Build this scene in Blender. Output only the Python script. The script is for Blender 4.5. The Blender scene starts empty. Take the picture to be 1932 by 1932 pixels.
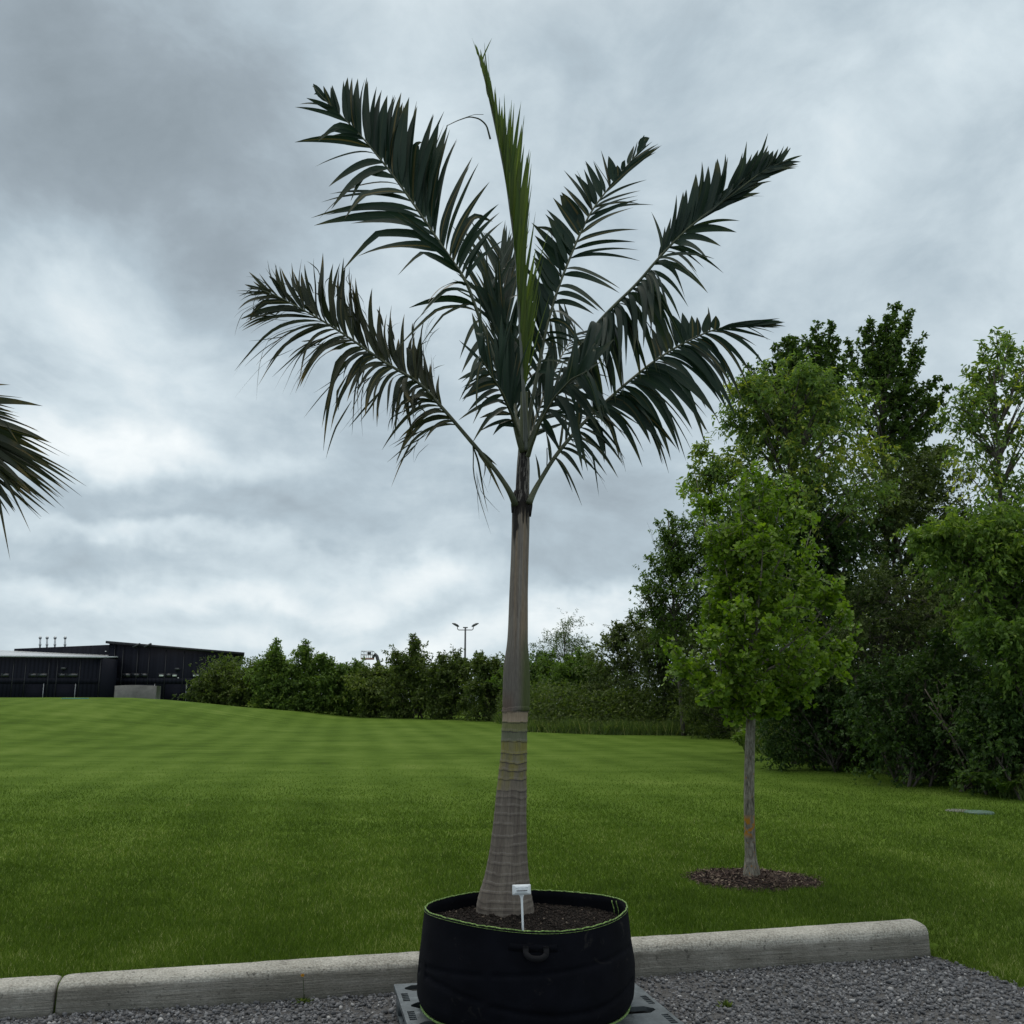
import bpy, math, random
import numpy as np
from mathutils import Vector
R = math.radians
rng = np.random.default_rng(7)
random.seed(7)
scene = bpy.context.scene
col = scene.collection

# ------------------------------------------------------------------ camera
CAM_H = 1.46
FPX = 1787.0                      # focal length for a 1932 px wide picture
HALF = 966.0
PITCH = R(11.67)
cd = bpy.data.cameras.new('camera'); cam = bpy.data.objects.new('camera', cd); col.objects.link(cam)
cd.sensor_width = 36; cd.lens = 36 * FPX / 1932
cd.clip_end = 6000; cd.clip_start = 0.05
cam.location = (0, 0, CAM_H); cam.rotation_euler = (R(90) + PITCH, 0, 0)
scene.camera = cam
cP, sP = math.cos(PITCH), math.sin(PITCH)

def ray(px, py):
    a = (px - HALF) / FPX; b = (HALF - py) / FPX
    return np.array([a, cP - b * sP, sP + b * cP])
def at(px, py, Y):
    d = ray(px, py); return np.array([0, 0, CAM_H]) + d * (Y / d[1])
def ground(px, py, z=0.0):
    d = ray(px, py); return np.array([0, 0, CAM_H]) + d * ((z - CAM_H) / d[2])
def mpp(Y):                       # metres for one picture unit at distance Y
    return Y / FPX

# ------------------------------------------------------------------ light
scene.view_settings.view_transform = 'Standard'
scene.view_settings.look = 'None'
scene.view_settings.exposure = 0.0
scene.view_settings.gamma = 1.0
SUN_EL, SUN_ROT = R(58), R(-25)
sl = bpy.data.lights.new('sun', 'SUN'); sl.energy = 0.9; sl.angle = R(25); sl.color = (1, .95, .86)
so = bpy.data.objects.new('sun', sl); col.objects.link(so)
sd = Vector((math.sin(-SUN_ROT) * -math.cos(SUN_EL), math.cos(SUN_ROT) * math.cos(SUN_EL), math.sin(SUN_EL)))
so.rotation_euler = sd.to_track_quat('Z', 'Y').to_euler(); so.location = (0, 0, 30)

world = bpy.data.worlds.new('World'); scene.world = world; world.use_nodes = True
nt = world.node_tree; nt.nodes.clear()
class NT:
    def __init__(s, tree): s.t = tree
    def n(s, typ, **kw):
        nd = s.t.nodes.new(typ)
        for k, v in kw.items():
            if k == 'ins':
                for kk, vv in v.items():
                    if isinstance(vv, bpy.types.NodeSocket): s.t.links.new(vv, nd.inputs[kk])
                    else: nd.inputs[kk].default_value = vv
            else: setattr(nd, k, v)
        return nd
    def math(s, op, a, b=0.0, c=None, clamp=False):
        ins = {0: a, 1: b}
        if c is not None: ins[2] = c
        return s.n('ShaderNodeMath', operation=op, use_clamp=clamp, ins=ins).outputs[0]
    def vmath(s, op, a, b=(0, 0, 0)):
        nd = s.n('ShaderNodeVectorMath', operation=op, ins={0: a, 1: b})
        return nd.outputs['Value'] if op in ('LENGTH', 'DOT_PRODUCT') else nd.outputs[0]
    def noise(s, vec, scale, detail=4, rough=.5, dist=0, col=False):
        nd = s.n('ShaderNodeTexNoise', ins={'Vector': vec, 'Scale': scale, 'Detail': detail, 'Roughness': rough, 'Distortion': dist})
        return nd.outputs['Color'] if col else nd.outputs['Fac']
    def ramp(s, fac, stops, interp='LINEAR'):
        nd = s.n('ShaderNodeValToRGB', ins={'Fac': fac}); cr = nd.color_ramp; cr.interpolation = interp
        while len(cr.elements) < len(stops): cr.elements.new(.5)
        for e, (p, c) in zip(cr.elements, stops):
            e.position = p; e.color = tuple(c) + (1,) if len(c) == 3 else c
        return nd.outputs['Color']
    def mix(s, f, a, b, blend='MIX'):
        nd = s.n('ShaderNodeMix', data_type='RGBA', blend_type=blend)
        for k, v in ((0, f), (6, a), (7, b)):
            if isinstance(v, bpy.types.NodeSocket): s.t.links.new(v, nd.inputs[k])
            else: nd.inputs[k].default_value = v if k == 0 else tuple(v) + (1,) if len(v) == 3 else v
        return nd.outputs[2]
    def mr(s, v, a, b, c, d, smooth=False):
        nd = s.n('ShaderNodeMapRange', interpolation_type='SMOOTHSTEP' if smooth else 'LINEAR',
                 ins={0: v, 1: a, 2: b, 3: c, 4: d})
        return nd.outputs[0]
W = NT(nt)
tc = W.n('ShaderNodeTexCoord')
dirv = W.vmath('NORMALIZE', tc.outputs['Generated'])
sep = W.n('ShaderNodeSeparateXYZ', ins={0: dirv})
dz = sep.outputs[2]
# a flat cloud deck seen in perspective
den = W.math('ADD', W.math('MAXIMUM', dz, 0.0), 0.30)
deck = W.n('ShaderNodeCombineXYZ', ins={0: W.math('DIVIDE', sep.outputs[0], den), 1: W.math('DIVIDE', sep.outputs[1], den), 2: 3.7}).outputs[0]
warp = W.vmath('SCALE', W.vmath('SUBTRACT', W.noise(deck, .9, 3, .5, 0, True), (.5, .5, .5)))
nt.nodes[-1].inputs['Scale'].default_value = .9
deckw = W.vmath('ADD', deck, warp)
n1 = W.noise(deckw, 1.7, 9, .56, .3)
n2 = W.noise(deckw, 3.2, 6, .55, .5)
n3 = W.noise(W.vmath('MULTIPLY', dirv, (1, 1, 1.4)), 7.0, 9, .60, .25)
dwarp = W.n('ShaderNodeVectorMath', operation='SCALE', ins={0: W.vmath('SUBTRACT', W.noise(dirv, 6.0, 5, .55, .0, True), (.5, .5, .5)), 'Scale': .16}).outputs[0]
dirw = W.vmath('ADD', dirv, dwarp)
BL = [  # px, py, rx, ry, amount: thinner and thicker places of the deck
    (120, 300, 430, 210, -.34), (60, 20, 300, 160, -.06), (330, 160, 200, 200, -.08), (620, 420, 260, 160, .02),
    (60, 540, 240, 70, .20), (230, 650, 230, 70, .16), (130, 800, 260, 80, .26), (330, 860, 190, 60, .24),
    (420, 620, 160, 60, -.12), (60, 700, 120, 40, -.10), (500, 790, 220, 60, -.10),
    (560, 950, 380, 60, -.15), (200, 905, 160, 30, -.10), (900, 900, 300, 80, -.08), (300, 1015, 260, 24, .26), (130, 1090, 100, 26, -.20),
    (1180, 1040, 330, 110, -.20), (1250, 600, 380, 200, -.05), (1150, 880, 260, 60, -.06),
    (790, 1085, 150, 45, .38), (420, 1130, 420, 40, .26), (620, 1190, 150, 26, -.14), (1090, 1165, 150, 40, .34),
    (850, 1210, 420, 34, .30), (980, 180, 260, 260, .10), (1850, 60, 330, 240, .04), (720, 100, 240, 200, .04),
    (1700, 480, 300, 150, -.04), (520, 1060, 140, 24, .12), (380, 960, 120, 20, .1)]
acc = W.math('ADD', W.math('MULTIPLY', W.math('SUBTRACT', n1, .5), .52), .545)
acc = W.math('MULTIPLY_ADD', W.math('SUBTRACT', n2, .5), .22, acc)
acc = W.math('MULTIPLY_ADD', W.math('SUBTRACT', n3, .5), .58, acc)
for px, py, rx, ry, am in BL:
    d = ray(px, py); d = d / np.linalg.norm(d)
    v = W.vmath('MULTIPLY', W.vmath('SUBTRACT', dirw, (d[0], d[1], d[2])), (FPX / rx / 1.1, 0, FPX / ry / 1.1))
    g = W.mr(W.vmath('LENGTH', v), 0.0, 1.5, 1.0, 0.0, True)
    acc = W.math('MULTIPLY_ADD', g, am * .85, acc)
cl = W.ramp(acc, [(0.0, (.235, .285, .32)), (.26, (.335, .40, .45)), (.46, (.465, .56, .625)), (.66, (.655, .755, .81)), (.92, (.93, .985, 1.0))])
# an overcast sky is brightest and whitest towards the zenith
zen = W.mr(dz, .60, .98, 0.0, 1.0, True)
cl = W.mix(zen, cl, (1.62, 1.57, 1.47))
sky = W.n('ShaderNodeTexSky', sky_type='NISHITA'); sky.sun_disc = False
sky.sun_elevation = SUN_EL; sky.sun_rotation = SUN_ROT
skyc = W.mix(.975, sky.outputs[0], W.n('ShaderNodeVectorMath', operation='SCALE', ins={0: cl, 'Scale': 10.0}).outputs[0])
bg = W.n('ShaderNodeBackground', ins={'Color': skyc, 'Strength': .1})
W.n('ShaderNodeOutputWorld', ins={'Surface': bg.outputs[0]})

# ------------------------------------------------------------------ helpers
def tag(o, label=None, cat=None, group=None, kind=None):
    if label: o['label'] = label
    if cat: o['category'] = cat
    if group: o['group'] = group
    if kind: o['kind'] = kind
    return o
def empty(name, loc):
    o = bpy.data.objects.new(name, None); col.objects.link(o); o.location = tuple(loc); o.empty_display_size = .1
    return o
def npmesh(name, V, F, mat, parent=None, colors=None, smooth=False):
    """V (n,3) world coordinates; F list of (m,k) index arrays"""
    V = np.asarray(V, dtype=np.float32)
    me = bpy.data.meshes.new(name)
    if not isinstance(F, (list, tuple)): F = [F]
    F = [np.asarray(f, dtype=np.int32) for f in F if len(f)]
    me.vertices.add(len(V))
    o = bpy.data.objects.new(name, me); col.objects.link(o)
    if parent is not None:
        o.parent = parent; p = parent; off = np.zeros(3)
        while p is not None: off += np.array(p.location); p = p.parent
        V = V - off.astype(np.float32)
    me.vertices.foreach_set('co', V.ravel())
    nl = sum(f.size for f in F); nf = sum(len(f) for f in F)
    me.loops.add(nl); me.polygons.add(nf)
    me.loops.foreach_set('vertex_index', np.concatenate([f.ravel() for f in F]))
    sizes = np.concatenate([np.full(len(f), f.shape[1], np.int32) for f in F])
    st = np.zeros(nf, np.int32); st[1:] = np.cumsum(sizes)[:-1]
    me.polygons.foreach_set('loop_start', st)
    if smooth: me.polygons.foreach_set('use_smooth', np.ones(nf, bool))
    if colors is not None:
        ca = me.color_attributes.new('Col', 'FLOAT_COLOR', 'POINT')
        c = np.ones((len(V), 4), np.float32); c[:, :colors.shape[1]] = colors
        ca.data.foreach_set('color', c.ravel())
    me.update(calc_edges=True); me.validate()
    if mat is not None: me.materials.append(mat)
    return o
class MB:
    def __init__(s): s.V = []; s.F4 = []; s.F3 = []; s.Fn = []; s.n = 0; s.C = []
    def add(s, V, quads=(), tris=(), c=None):
        V = np.asarray(V, float)
        if len(quads): s.F4.append(np.asarray(quads) + s.n)
        if len(tris): s.F3.append(np.asarray(tris) + s.n)
        s.V.append(V); s.n += len(V)
        s.C.append(np.zeros((len(V), 3)) if c is None else np.broadcast_to(np.asarray(c, float), (len(V), 3)))
    def box(s, lo, hi, ax=None, org=None):
        lo = np.array(lo, float); hi = np.array(hi, float)
        V = np.array([[lo[0], lo[1], lo[2]], [hi[0], lo[1], lo[2]], [hi[0], hi[1], lo[2]], [lo[0], hi[1], lo[2]],
                      [lo[0], lo[1], hi[2]], [hi[0], lo[1], hi[2]], [hi[0], hi[1], hi[2]], [lo[0], hi[1], hi[2]]])
        if ax is not None: V = V @ np.array(ax)
        if org is not None: V = V + np.array(org)
        s.add(V, [[0, 3, 2, 1], [4, 5, 6, 7], [0, 1, 5, 4], [1, 2, 6, 5], [2, 3, 7, 6], [3, 0, 4, 7]])
    def tube(s, P, rad, sides=6, cap=True, c=None):
        P = np.asarray(P, float); n = len(P); rad = np.broadcast_to(rad, (n,))
        T = np.gradient(P, axis=0); T /= np.linalg.norm(T, axis=1, keepdims=True) + 1e-9
        ref = np.array([0.31, .95, .05]) if abs(T[0][1]) < .8 else np.array([1, 0, 0.])
        A = np.cross(T, ref); A /= np.linalg.norm(A, axis=1, keepdims=True) + 1e-9
        B = np.cross(T, A)
        th = np.arange(sides) * 2 * np.pi / sides
        V = (P[:, None] + rad[:, None, None] * (np.cos(th)[None, :, None] * A[:, None] + np.sin(th)[None, :, None] * B[:, None])).reshape(-1, 3)
        i = np.arange(n - 1)[:, None] * sides; j = np.arange(sides)[None]; k = (j + 1) % sides
        Q = np.stack([i + j, i + k, i + sides + k, i + sides + j], -1).reshape(-1, 4)
        tr = []
        if cap:
            V = np.vstack([V, P[0], P[-1]]); m = n * sides
            for q in range(sides):
                tr.append([m, (q + 1) % sides, q]); tr.append([m + 1, (n - 1) * sides + q, (n - 1) * sides + (q + 1) % sides])
        s.add(V, Q, tr, c)
    def build(s, name, mat, parent=None, smooth=False, colors=False):
        F = []
        if s.F4: F.append(np.concatenate(s.F4))
        if s.F3: F.append(np.concatenate(s.F3))
        return npmesh(name, np.concatenate(s.V), F, mat, parent, np.concatenate(s.C) if colors else None, smooth)
def grid_faces(nu, nv, wrap=False):
    i = np.arange(nu - 1)[:, None]; m = nv if wrap else nv - 1
    j = np.arange(m)[None]; k = (j + 1) % nv
    return np.stack([i * nv + j, i * nv + k, (i + 1) * nv + k, (i + 1) * nv + j], -1).reshape(-1, 4)
_H = np.random.default_rng(3).random(65536)
def vnoise(x, y, z=0.0):
    x, y, z = np.broadcast_arrays(np.asarray(x, float), np.asarray(y, float), np.asarray(z, float))
    xi, yi, zi = np.floor(x).astype(np.int64), np.floor(y).astype(np.int64), np.floor(z).astype(np.int64)
    fx, fy, fz = x - xi, y - yi, z - zi
    fx, fy, fz = (f * f * (3 - 2 * f) for f in (fx, fy, fz))
    def h(a, b, c): return _H[(a * 73856093 ^ b * 19349663 ^ c * 83492791) & 65535]
    r = 0
    for a in (0, 1):
        for b in (0, 1):
            for c in (0, 1):
                r = r + h(xi + a, yi + b, zi + c) * (fx if a else 1 - fx) * (fy if b else 1 - fy) * (fz if c else 1 - fz)
    return r
def fbm(x, y, z=0.0, o=4):
    r = 0; a = .5; t = 0
    for k in range(o):
        r = r + a * vnoise(np.asarray(x) * 2 ** k + 17 * k, np.asarray(y) * 2 ** k, np.asarray(z) * 2 ** k); t += a; a *= .5
    return r / t
def sstep(a, b, x):
    t = np.clip((x - a) / (b - a), 0, 1); return t * t * (3 - 2 * t)
def unit(v): return v / (np.linalg.norm(v, axis=-1, keepdims=True) + 1e-9)

# ------------------------------------------------------------------ materials
def mat(name, base, rough=.6, metal=0, spec=.5, bump=None, build=None):
    m = bpy.data.materials.new(name); m.use_nodes = True; t = m.node_tree; t.nodes.clear(); N = NT(t)
    p = N.n('ShaderNodeBsdfPrincipled', ins={'Roughness': rough, 'Metallic': metal, 'Specular IOR Level': spec})
    tcn = N.n('ShaderNodeTexCoord'); oc = N.n('ShaderNodeNewGeometry').outputs['Position']
    c = base(N, oc) if callable(base) else tuple(base) + (1,)
    if isinstance(c, tuple): p.inputs['Base Color'].default_value = c
    else: t.links.new(c, p.inputs['Base Color'])
    if bump:
        h, st, dist = bump(N, oc)
        b = N.n('ShaderNodeBump', ins={'Height': h, 'Strength': st, 'Distance': dist})
        t.links.new(b.outputs[0], p.inputs['Normal'])
    N.n('ShaderNodeOutputMaterial', ins={'Surface': p.outputs[0]})
    return m
def colattr(N): return N.n('ShaderNodeVertexColor', layer_name='Col').outputs['Color']
def leafmat(name, stops, trans=.35, rough=.6, spec=.16, tcol=None):
    """R of the colour attribute picks the leaf's own tint, B its length"""
    m = bpy.data.materials.new(name); m.use_nodes = True; t = m.node_tree; t.nodes.clear(); N = NT(t)
    s = N.n('ShaderNodeSeparateColor', ins={0: colattr(N)})
    c = N.ramp(s.outputs[0], stops)
    p = N.n('ShaderNodeBsdfPrincipled', ins={'Base Color': c, 'Roughness': rough, 'Specular IOR Level': spec})
    tr = N.n('ShaderNodeBsdfTranslucent', ins={'Color': N.mix(1.0, c, tcol or (1.5, 1.7, .6), 'MULTIPLY')})
    mx = N.n('ShaderNodeMixShader', ins={0: trans, 1: p.outputs[0], 2: tr.outputs[0]})
    N.n('ShaderNodeOutputMaterial', ins={'Surface': mx.outputs[0]})
    return m
def lawn_col(N, oc):
    # mower stripes and patches
    big = N.noise(oc, .35, 3, .5)
    sx = N.vmath('MULTIPLY', oc, (.16, 1.5, 0)); st1 = N.noise(sx, 1.0, 4, .55, .3)
    sp = N.n('ShaderNodeSeparateXYZ', ins={0: oc})
    u = N.math('ADD', sp.outputs[0], N.math('MULTIPLY', sp.outputs[1], .17))
    wv = N.math('SINE', N.math('MULTIPLY_ADD', N.noise(oc, .25, 2), 1.5, N.math('MULTIPLY', u, 5.2)))
    v = N.math('SINE', N.math('MULTIPLY_ADD', N.noise(sx, .7, 2), 5.0, N.math('MULTIPLY', sp.outputs[1], 4.3)))
    f = N.math('ADD', N.math('MULTIPLY', st1, .28), N.math('ADD', N.math('MULTIPLY', big, .42), N.math('MULTIPLY', N.noise(oc, 2.2, 4, .6), .30)))
    f = N.math('ADD', f, N.math('ADD', N.math('MULTIPLY', wv, .034), N.math('MULTIPLY', v, .008)))
    fine = N.noise(oc, 30, 5, .75)
    f = N.math('ADD', f, N.math('MULTIPLY', N.math('SUBTRACT', fine, .5), .42))
    return N.ramp(f, [(.28, (.037, .068, .008)), (.44, (.062, .108, .014)), (.56, (.087, .141, .022)), (.76, (.14, .192, .044))])
M = {}
M['lawn'] = mat('lawn_turf', lawn_col, .95, spec=.02, bump=lambda N, oc: (N.noise(oc, 40, 5, .75), .5, .02))
M['blade'] = leafmat('grass_blade', [(0, (.041, .072, .007)), (.5, (.086, .140, .015)), (.86, (.150, .210, .034)), (1, (.34, .35, .15))], .3, .6, .2, (1.2, 1.4, .6))
def gravel_col(N, oc):
    v = N.n('ShaderNodeTexVoronoi', ins={'Vector': oc, 'Scale': 60.0})
    g = N.n('ShaderNodeSeparateColor', ins={0: v.outputs['Color']}).outputs[0]
    return N.mix(N.noise(oc, 3, 4, .6), N.ramp(g, [(0, (.035, .036, .038)), (1, (.14, .145, .155))]), (.055, .050, .045))
M['gravelbed'] = mat('gravel_bed', gravel_col, .9, bump=lambda N, oc: (N.noise(oc, 70, 3, .6), 1.0, .02))
def stone_col(N, oc):
    s = N.n('ShaderNodeSeparateColor', ins={0: colattr(N)}).outputs[0]
    c = N.ramp(s, [(0, (.045, .048, .055)), (.5, (.12, .125, .137)), (.85, (.23, .235, .25)), (1, (.42, .42, .42))])
    return N.mix(N.math('MULTIPLY', N.noise(oc, 160, 3, .6), .5), c, (.09, .085, .08))
M['stone'] = mat('crushed_stone', stone_col, .8, spec=.3)
def conc_col(N, oc):
    a = N.noise(oc, 3.0, 5, .65); st = N.noise(N.vmath('MULTIPLY', oc, (2.0, 2.0, 70.0)), 1.0, 5, .65, .5)
    sp = N.noise(oc, 90, 3, .7)
    z = N.n('ShaderNodeSeparateXYZ', ins={0: oc}).outputs[2]
    f = N.math('ADD', N.math('MULTIPLY', a, .5), N.math('ADD', N.math('MULTIPLY', st, .32), N.math('MULTIPLY', sp, .18)))
    face = N.ramp(f, [(.30, (.09, .085, .072)), (.45, (.185, .176, .15)), (.56, (.27, .26, .23)), (.68, (.44, .43, .39))])
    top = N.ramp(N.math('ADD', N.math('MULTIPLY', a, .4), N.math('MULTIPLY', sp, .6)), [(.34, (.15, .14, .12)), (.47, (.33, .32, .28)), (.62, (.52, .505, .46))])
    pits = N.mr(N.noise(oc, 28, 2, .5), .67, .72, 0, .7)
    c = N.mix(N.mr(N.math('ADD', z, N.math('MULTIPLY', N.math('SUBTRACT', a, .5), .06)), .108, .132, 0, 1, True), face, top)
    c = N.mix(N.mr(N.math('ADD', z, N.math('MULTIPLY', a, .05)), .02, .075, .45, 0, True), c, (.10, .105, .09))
    return N.mix(pits, c, (.07, .068, .06))
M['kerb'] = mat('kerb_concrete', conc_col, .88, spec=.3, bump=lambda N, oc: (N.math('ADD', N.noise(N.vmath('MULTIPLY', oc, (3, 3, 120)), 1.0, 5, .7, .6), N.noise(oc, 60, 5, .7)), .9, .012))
M['fabric'] = mat('black_felt', lambda N, oc: N.mix(N.mr(N.noise(N.vmath('MULTIPLY', oc, (1, 1, 1.6)), 7, 7, .72, 1.0), .60, .78, 0, .55), N.ramp(N.noise(oc, 9, 4, .6), [(.3, (.0018, .0022, .0042)), (.7, (.004, .0046, .008))]), (.06, .056, .05)), .95, spec=.12,
                  bump=lambda N, oc: (N.noise(oc, 300, 2, .6), .25, .004))
M['strap'] = mat('black_webbing', (.010, .010, .012), .8, spec=.2, bump=lambda N, oc: (N.noise(oc, 400, 1), .3, .002))
M['piping'] = mat('lime_piping', lambda N, oc: N.ramp(N.noise(oc, 120, 3, .7), [(.3, (.015, .03, .008)), (.5, (.14, .24, .05)), (.75, (.36, .52, .17))]), .7)
M['soil'] = mat('dark_soil', lambda N, oc: N.ramp(N.noise(oc, 45, 5, .7), [(.3, (.005, .004, .003)), (.55, (.016, .012, .010)), (.72, (.05, .038, .03))]), .95, spec=.2, bump=lambda N, oc: (N.noise(oc, 60, 5, .7), 1, .02))
M['clod'] = mat('soil_clod', lambda N, oc: N.ramp(N.n('ShaderNodeSeparateColor', ins={0: colattr(N)}).outputs[0], [(0, (.005, .004, .003)), (.75, (.017, .013, .011)), (.95, (.04, .03, .024)), (1, (.16, .13, .10))]), .95, spec=.2)
M['mulch'] = mat('bark_mulch', lambda N, oc: N.ramp(N.n('ShaderNodeSeparateColor', ins={0: colattr(N)}).outputs[0], [(0, (.02, .012, .01)), (.55, (.055, .034, .027)), (.85, (.12, .085, .065)), (1, (.26, .21, .15))]), .9, spec=.2)
M['vcol'] = mat('bark_own_colour', lambda N, oc: N.mix(.35, colattr(N), N.mix(1.0, colattr(N), N.ramp(N.noise(N.vmath('MULTIPLY', oc, (160, 160, 26)), 1.0, 4, .65), [(.3, (.55, .55, .55)), (.7, (1.6, 1.6, 1.6))]), 'MULTIPLY')), .75, spec=.25,
                bump=lambda N, oc: (N.noise(N.vmath('MULTIPLY', oc, (150, 150, 22)), 1.0, 5, .7), .5, .006))
M['bark'] = mat('grey_bark', lambda N, oc: N.ramp(N.noise(N.vmath('MULTIPLY', oc, (30, 30, 8)), 1.0, 4, .65), [(.3, (.035, .03, .025)), (.7, (.14, .125, .105))]), .9, spec=.2)
def gbark(N, oc):
    n = N.noise(N.vmath('MULTIPLY', oc, (60, 60, 16)), 1.0, 5, .7, .6)
    c = N.ramp(n, [(.32, (.05, .045, .035)), (.5, (.17, .155, .125)), (.7, (.33, .31, .26))])
    z = N.n('ShaderNodeSeparateXYZ', ins={0: oc}).outputs[2]
    zz = N.math('ADD', z, 0.0)
    lich = N.mr(N.noise(oc, 22, 3, .6), .47, .52, 0, 1)
    band = N.math('MULTIPLY', N.mr(zz, .46, .50, 0, 1), N.mr(zz, .60, .64, 1, 0))
    spots = N.mr(N.noise(oc, 38, 3, .6), .63, .67, 0, .6)
    return N.mix(N.math('MAXIMUM', N.math('MULTIPLY', lich, band), spots), c, (.33, .15, .018))
M['gbark'] = mat('ginkgo_bark', gbark, .9, spec=.2, bump=lambda N, oc: (N.noise(N.vmath('MULTIPLY', oc, (60, 60, 16)), 1.0, 5, .7, .6), .9, .01))
M['palm_leaf'] = None
def palm_leaf(name, a, b, edge, trans, tip, midc=(.05, .06, .03), rough=.48):
    m = bpy.data.materials.new(name); m.use_nodes = True; t = m.node_tree; t.nodes.clear(); N = NT(t)
    s = N.n('ShaderNodeSeparateColor', ins={0: colattr(N)})
    oc = N.n('ShaderNodeNewGeometry').outputs['Position']
    c = N.mix(N.math('FRACT', N.math('MULTIPLY', s.outputs[0], 7.31)), a, b)
    c = N.mix(N.math('MULTIPLY', N.mr(s.outputs[0], .72, .85, 0, 1), N.mr(s.outputs[1], .25, .0, 0, .8)), c, edge)
    c = N.mix(N.mr(s.outputs[1], .10, .0, 0, .55), c, midc)
    c = N.mix(N.math('MULTIPLY', N.mr(s.outputs[2], .72, 1.0, 0, 1), N.mr(N.noise(oc, 9, 3), .45, .65, 0, .8)), c, tip)
    c = N.mix(N.math('MULTIPLY', N.noise(oc, 25, 4, .6), .18), c, (.05, .06, .052))
    p = N.n('ShaderNodeBsdfPrincipled', ins={'Base Color': c, 'Roughness': rough, 'Specular IOR Level': .20})
    tr = N.n('ShaderNodeBsdfTranslucent', ins={'Color': N.mix(1.0, c, (1.3, 1.5, .5), 'MULTIPLY')})
    mx = N.n('ShaderNodeMixShader', ins={0: trans, 1: p.outputs[0], 2: tr.outputs[0]})
    N.n('ShaderNodeOutputMaterial', ins={'Surface': mx.outputs[0]})
    return m
M['palm_leaf'] = palm_leaf('palm_leaflet', (.006, .021, .012), (.011, .031, .017), (.22, .15, .04), .12, (.09, .08, .025))
M['palm_worn'] = palm_leaf('palm_leaflet_worn', (.013, .021, .011), (.034, .038, .016), (.16, .13, .05), .22, (.24, .15, .035))
M['palm_pale'] = palm_leaf('palm_leaflet_pale', (.009, .025, .016), (.026, .044, .035), (.14, .15, .10), .20, (.12, .11, .05))
M['palm_spear'] = palm_leaf('palm_leaflet_spear', (.042, .078, .010), (.095, .138, .012), (.22, .27, .03), .30, (.05, .06, .03), (.16, .20, .03))
M['petiole'] = mat('palm_petiole', lambda N, oc: N.ramp(N.noise(N.vmath('MULTIPLY', oc, (14, 14, 5)), 1.0, 4, .6), [(.3, (.035, .045, .022)), (.7, (.085, .095, .045))]), .5)
M['petiole2'] = mat('palm_petiole_grey', lambda N, oc: N.ramp(N.noise(N.vmath('MULTIPLY', oc, (20, 20, 4)), 1.0, 4, .6), [(.3, (.05, .06, .045)), (.7, (.12, .135, .11))]), .5)
M['white'] = mat('white_plastic', (.86, .90, .93), .35)
M['ink'] = mat('printed_ink', (.03, .03, .035), .7)
M['inkgrey'] = mat('faded_ink', (.40, .43, .48), .7)
M['pallet'] = mat('grey_pallet_plastic', lambda N, oc: N.ramp(N.noise(oc, 14, 5, .65), [(.3, (.035, .042, .046)), (.6, (.085, .10, .108)), (.75, (.20, .225, .24))]), .45, bump=lambda N, oc: (N.noise(oc, 35, 3, .6), .4, .006))
M['clad'] = mat('charcoal_cladding', lambda N, oc: N.ramp(N.noise(N.vmath('MULTIPLY', oc, (3.2, 0, 0)), 1.0, 1, .5), [(.4, (.0075, .0085, .014)), (.6, (.012, .0135, .021))]), .7, spec=.08)
M['clad2'] = mat('charcoal_ribbed_cladding', lambda N, oc: N.ramp(N.math('FRACT', N.math('MULTIPLY', N.n('ShaderNodeSeparateXYZ', ins={0: oc}).outputs[0], 2.2)), [(.0, (.005, .006, .010)), (.35, (.014, .0155, .024)), (.8, (.011, .0125, .020)), (1, (.005, .006, .01))]), .7, spec=.08)
M['trimdark'] = mat('dark_trim', (.012, .013, .018), .5)
M['doordark'] = mat('dark_door', lambda N, oc: N.ramp(N.math('FRACT', N.math('MULTIPLY', N.n('ShaderNodeSeparateXYZ', ins={0: oc}).outputs[2], 1.7)), [(0, (.006, .006, .009)), (.1, (.009, .010, .016)), (1, (.009, .010, .016))]), .7, spec=.06)
M['roofpale'] = mat('pale_metal_roof', lambda N, oc: N.ramp(N.math('FRACT', N.math('MULTIPLY', N.n('ShaderNodeSeparateXYZ', ins={0: oc}).outputs[0], 1.6)), [(0, (.26, .28, .30)), (.15, (.42, .45, .48)), (1, (.42, .45, .48))]), .45)
M['glass'] = mat('dark_glass', (.02, .024, .03), .12, spec=.8)
M['glasslit'] = mat('bright_glass', (.62, .68, .62), .3)
M['steel'] = mat('galvanised_steel', (.42, .44, .46), .4, .6)
M['dsteel'] = mat('dark_painted_steel', (.05, .055, .06), .5)
M['orange'] = mat('orange_paint', (.42, .11, .04), .5)
M['whitepaint'] = mat('white_paint', (.7, .7, .7), .5)
M['cgrey'] = mat('grey_cast_concrete', lambda N, oc: N.ramp(N.noise(oc, 1.6, 6, .7), [(.3, (.085, .085, .082)), (.7, (.16, .16, .15))]), .9)
M['lidg'] = mat('green_plastic_lid', lambda N, oc: N.ramp(N.noise(oc, 12, 3), [(.3, (.05, .10, .075)), (.7, (.09, .16, .12))]), .5)
M['lidc'] = mat('weathered_concrete_lid', lambda N, oc: N.ramp(N.noise(oc, 14, 4, .7), [(.3, (.06, .065, .05)), (.7, (.17, .18, .15))]), .9)
M['turq'] = mat('turquoise_plastic', (.10, .30, .27), .6)
M['yellow'] = mat('yellow_petal', (.75, .42, .02), .6)
M['twig'] = mat('dry_twig', (.16, .125, .10), .9)
G1 = [(0, (.010, .024, .009)), (.5, (.022, .048, .014)), (1, (.045, .085, .022))]
M['lf_ginkgo'] = leafmat('ginkgo_leaf', [(0, (0.0473, 0.0953, 0.0077)), (.5, (0.1002, 0.1777, 0.0129)), (1, (0.1877, 0.2769, 0.0232))], .34, .5, .3)
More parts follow.
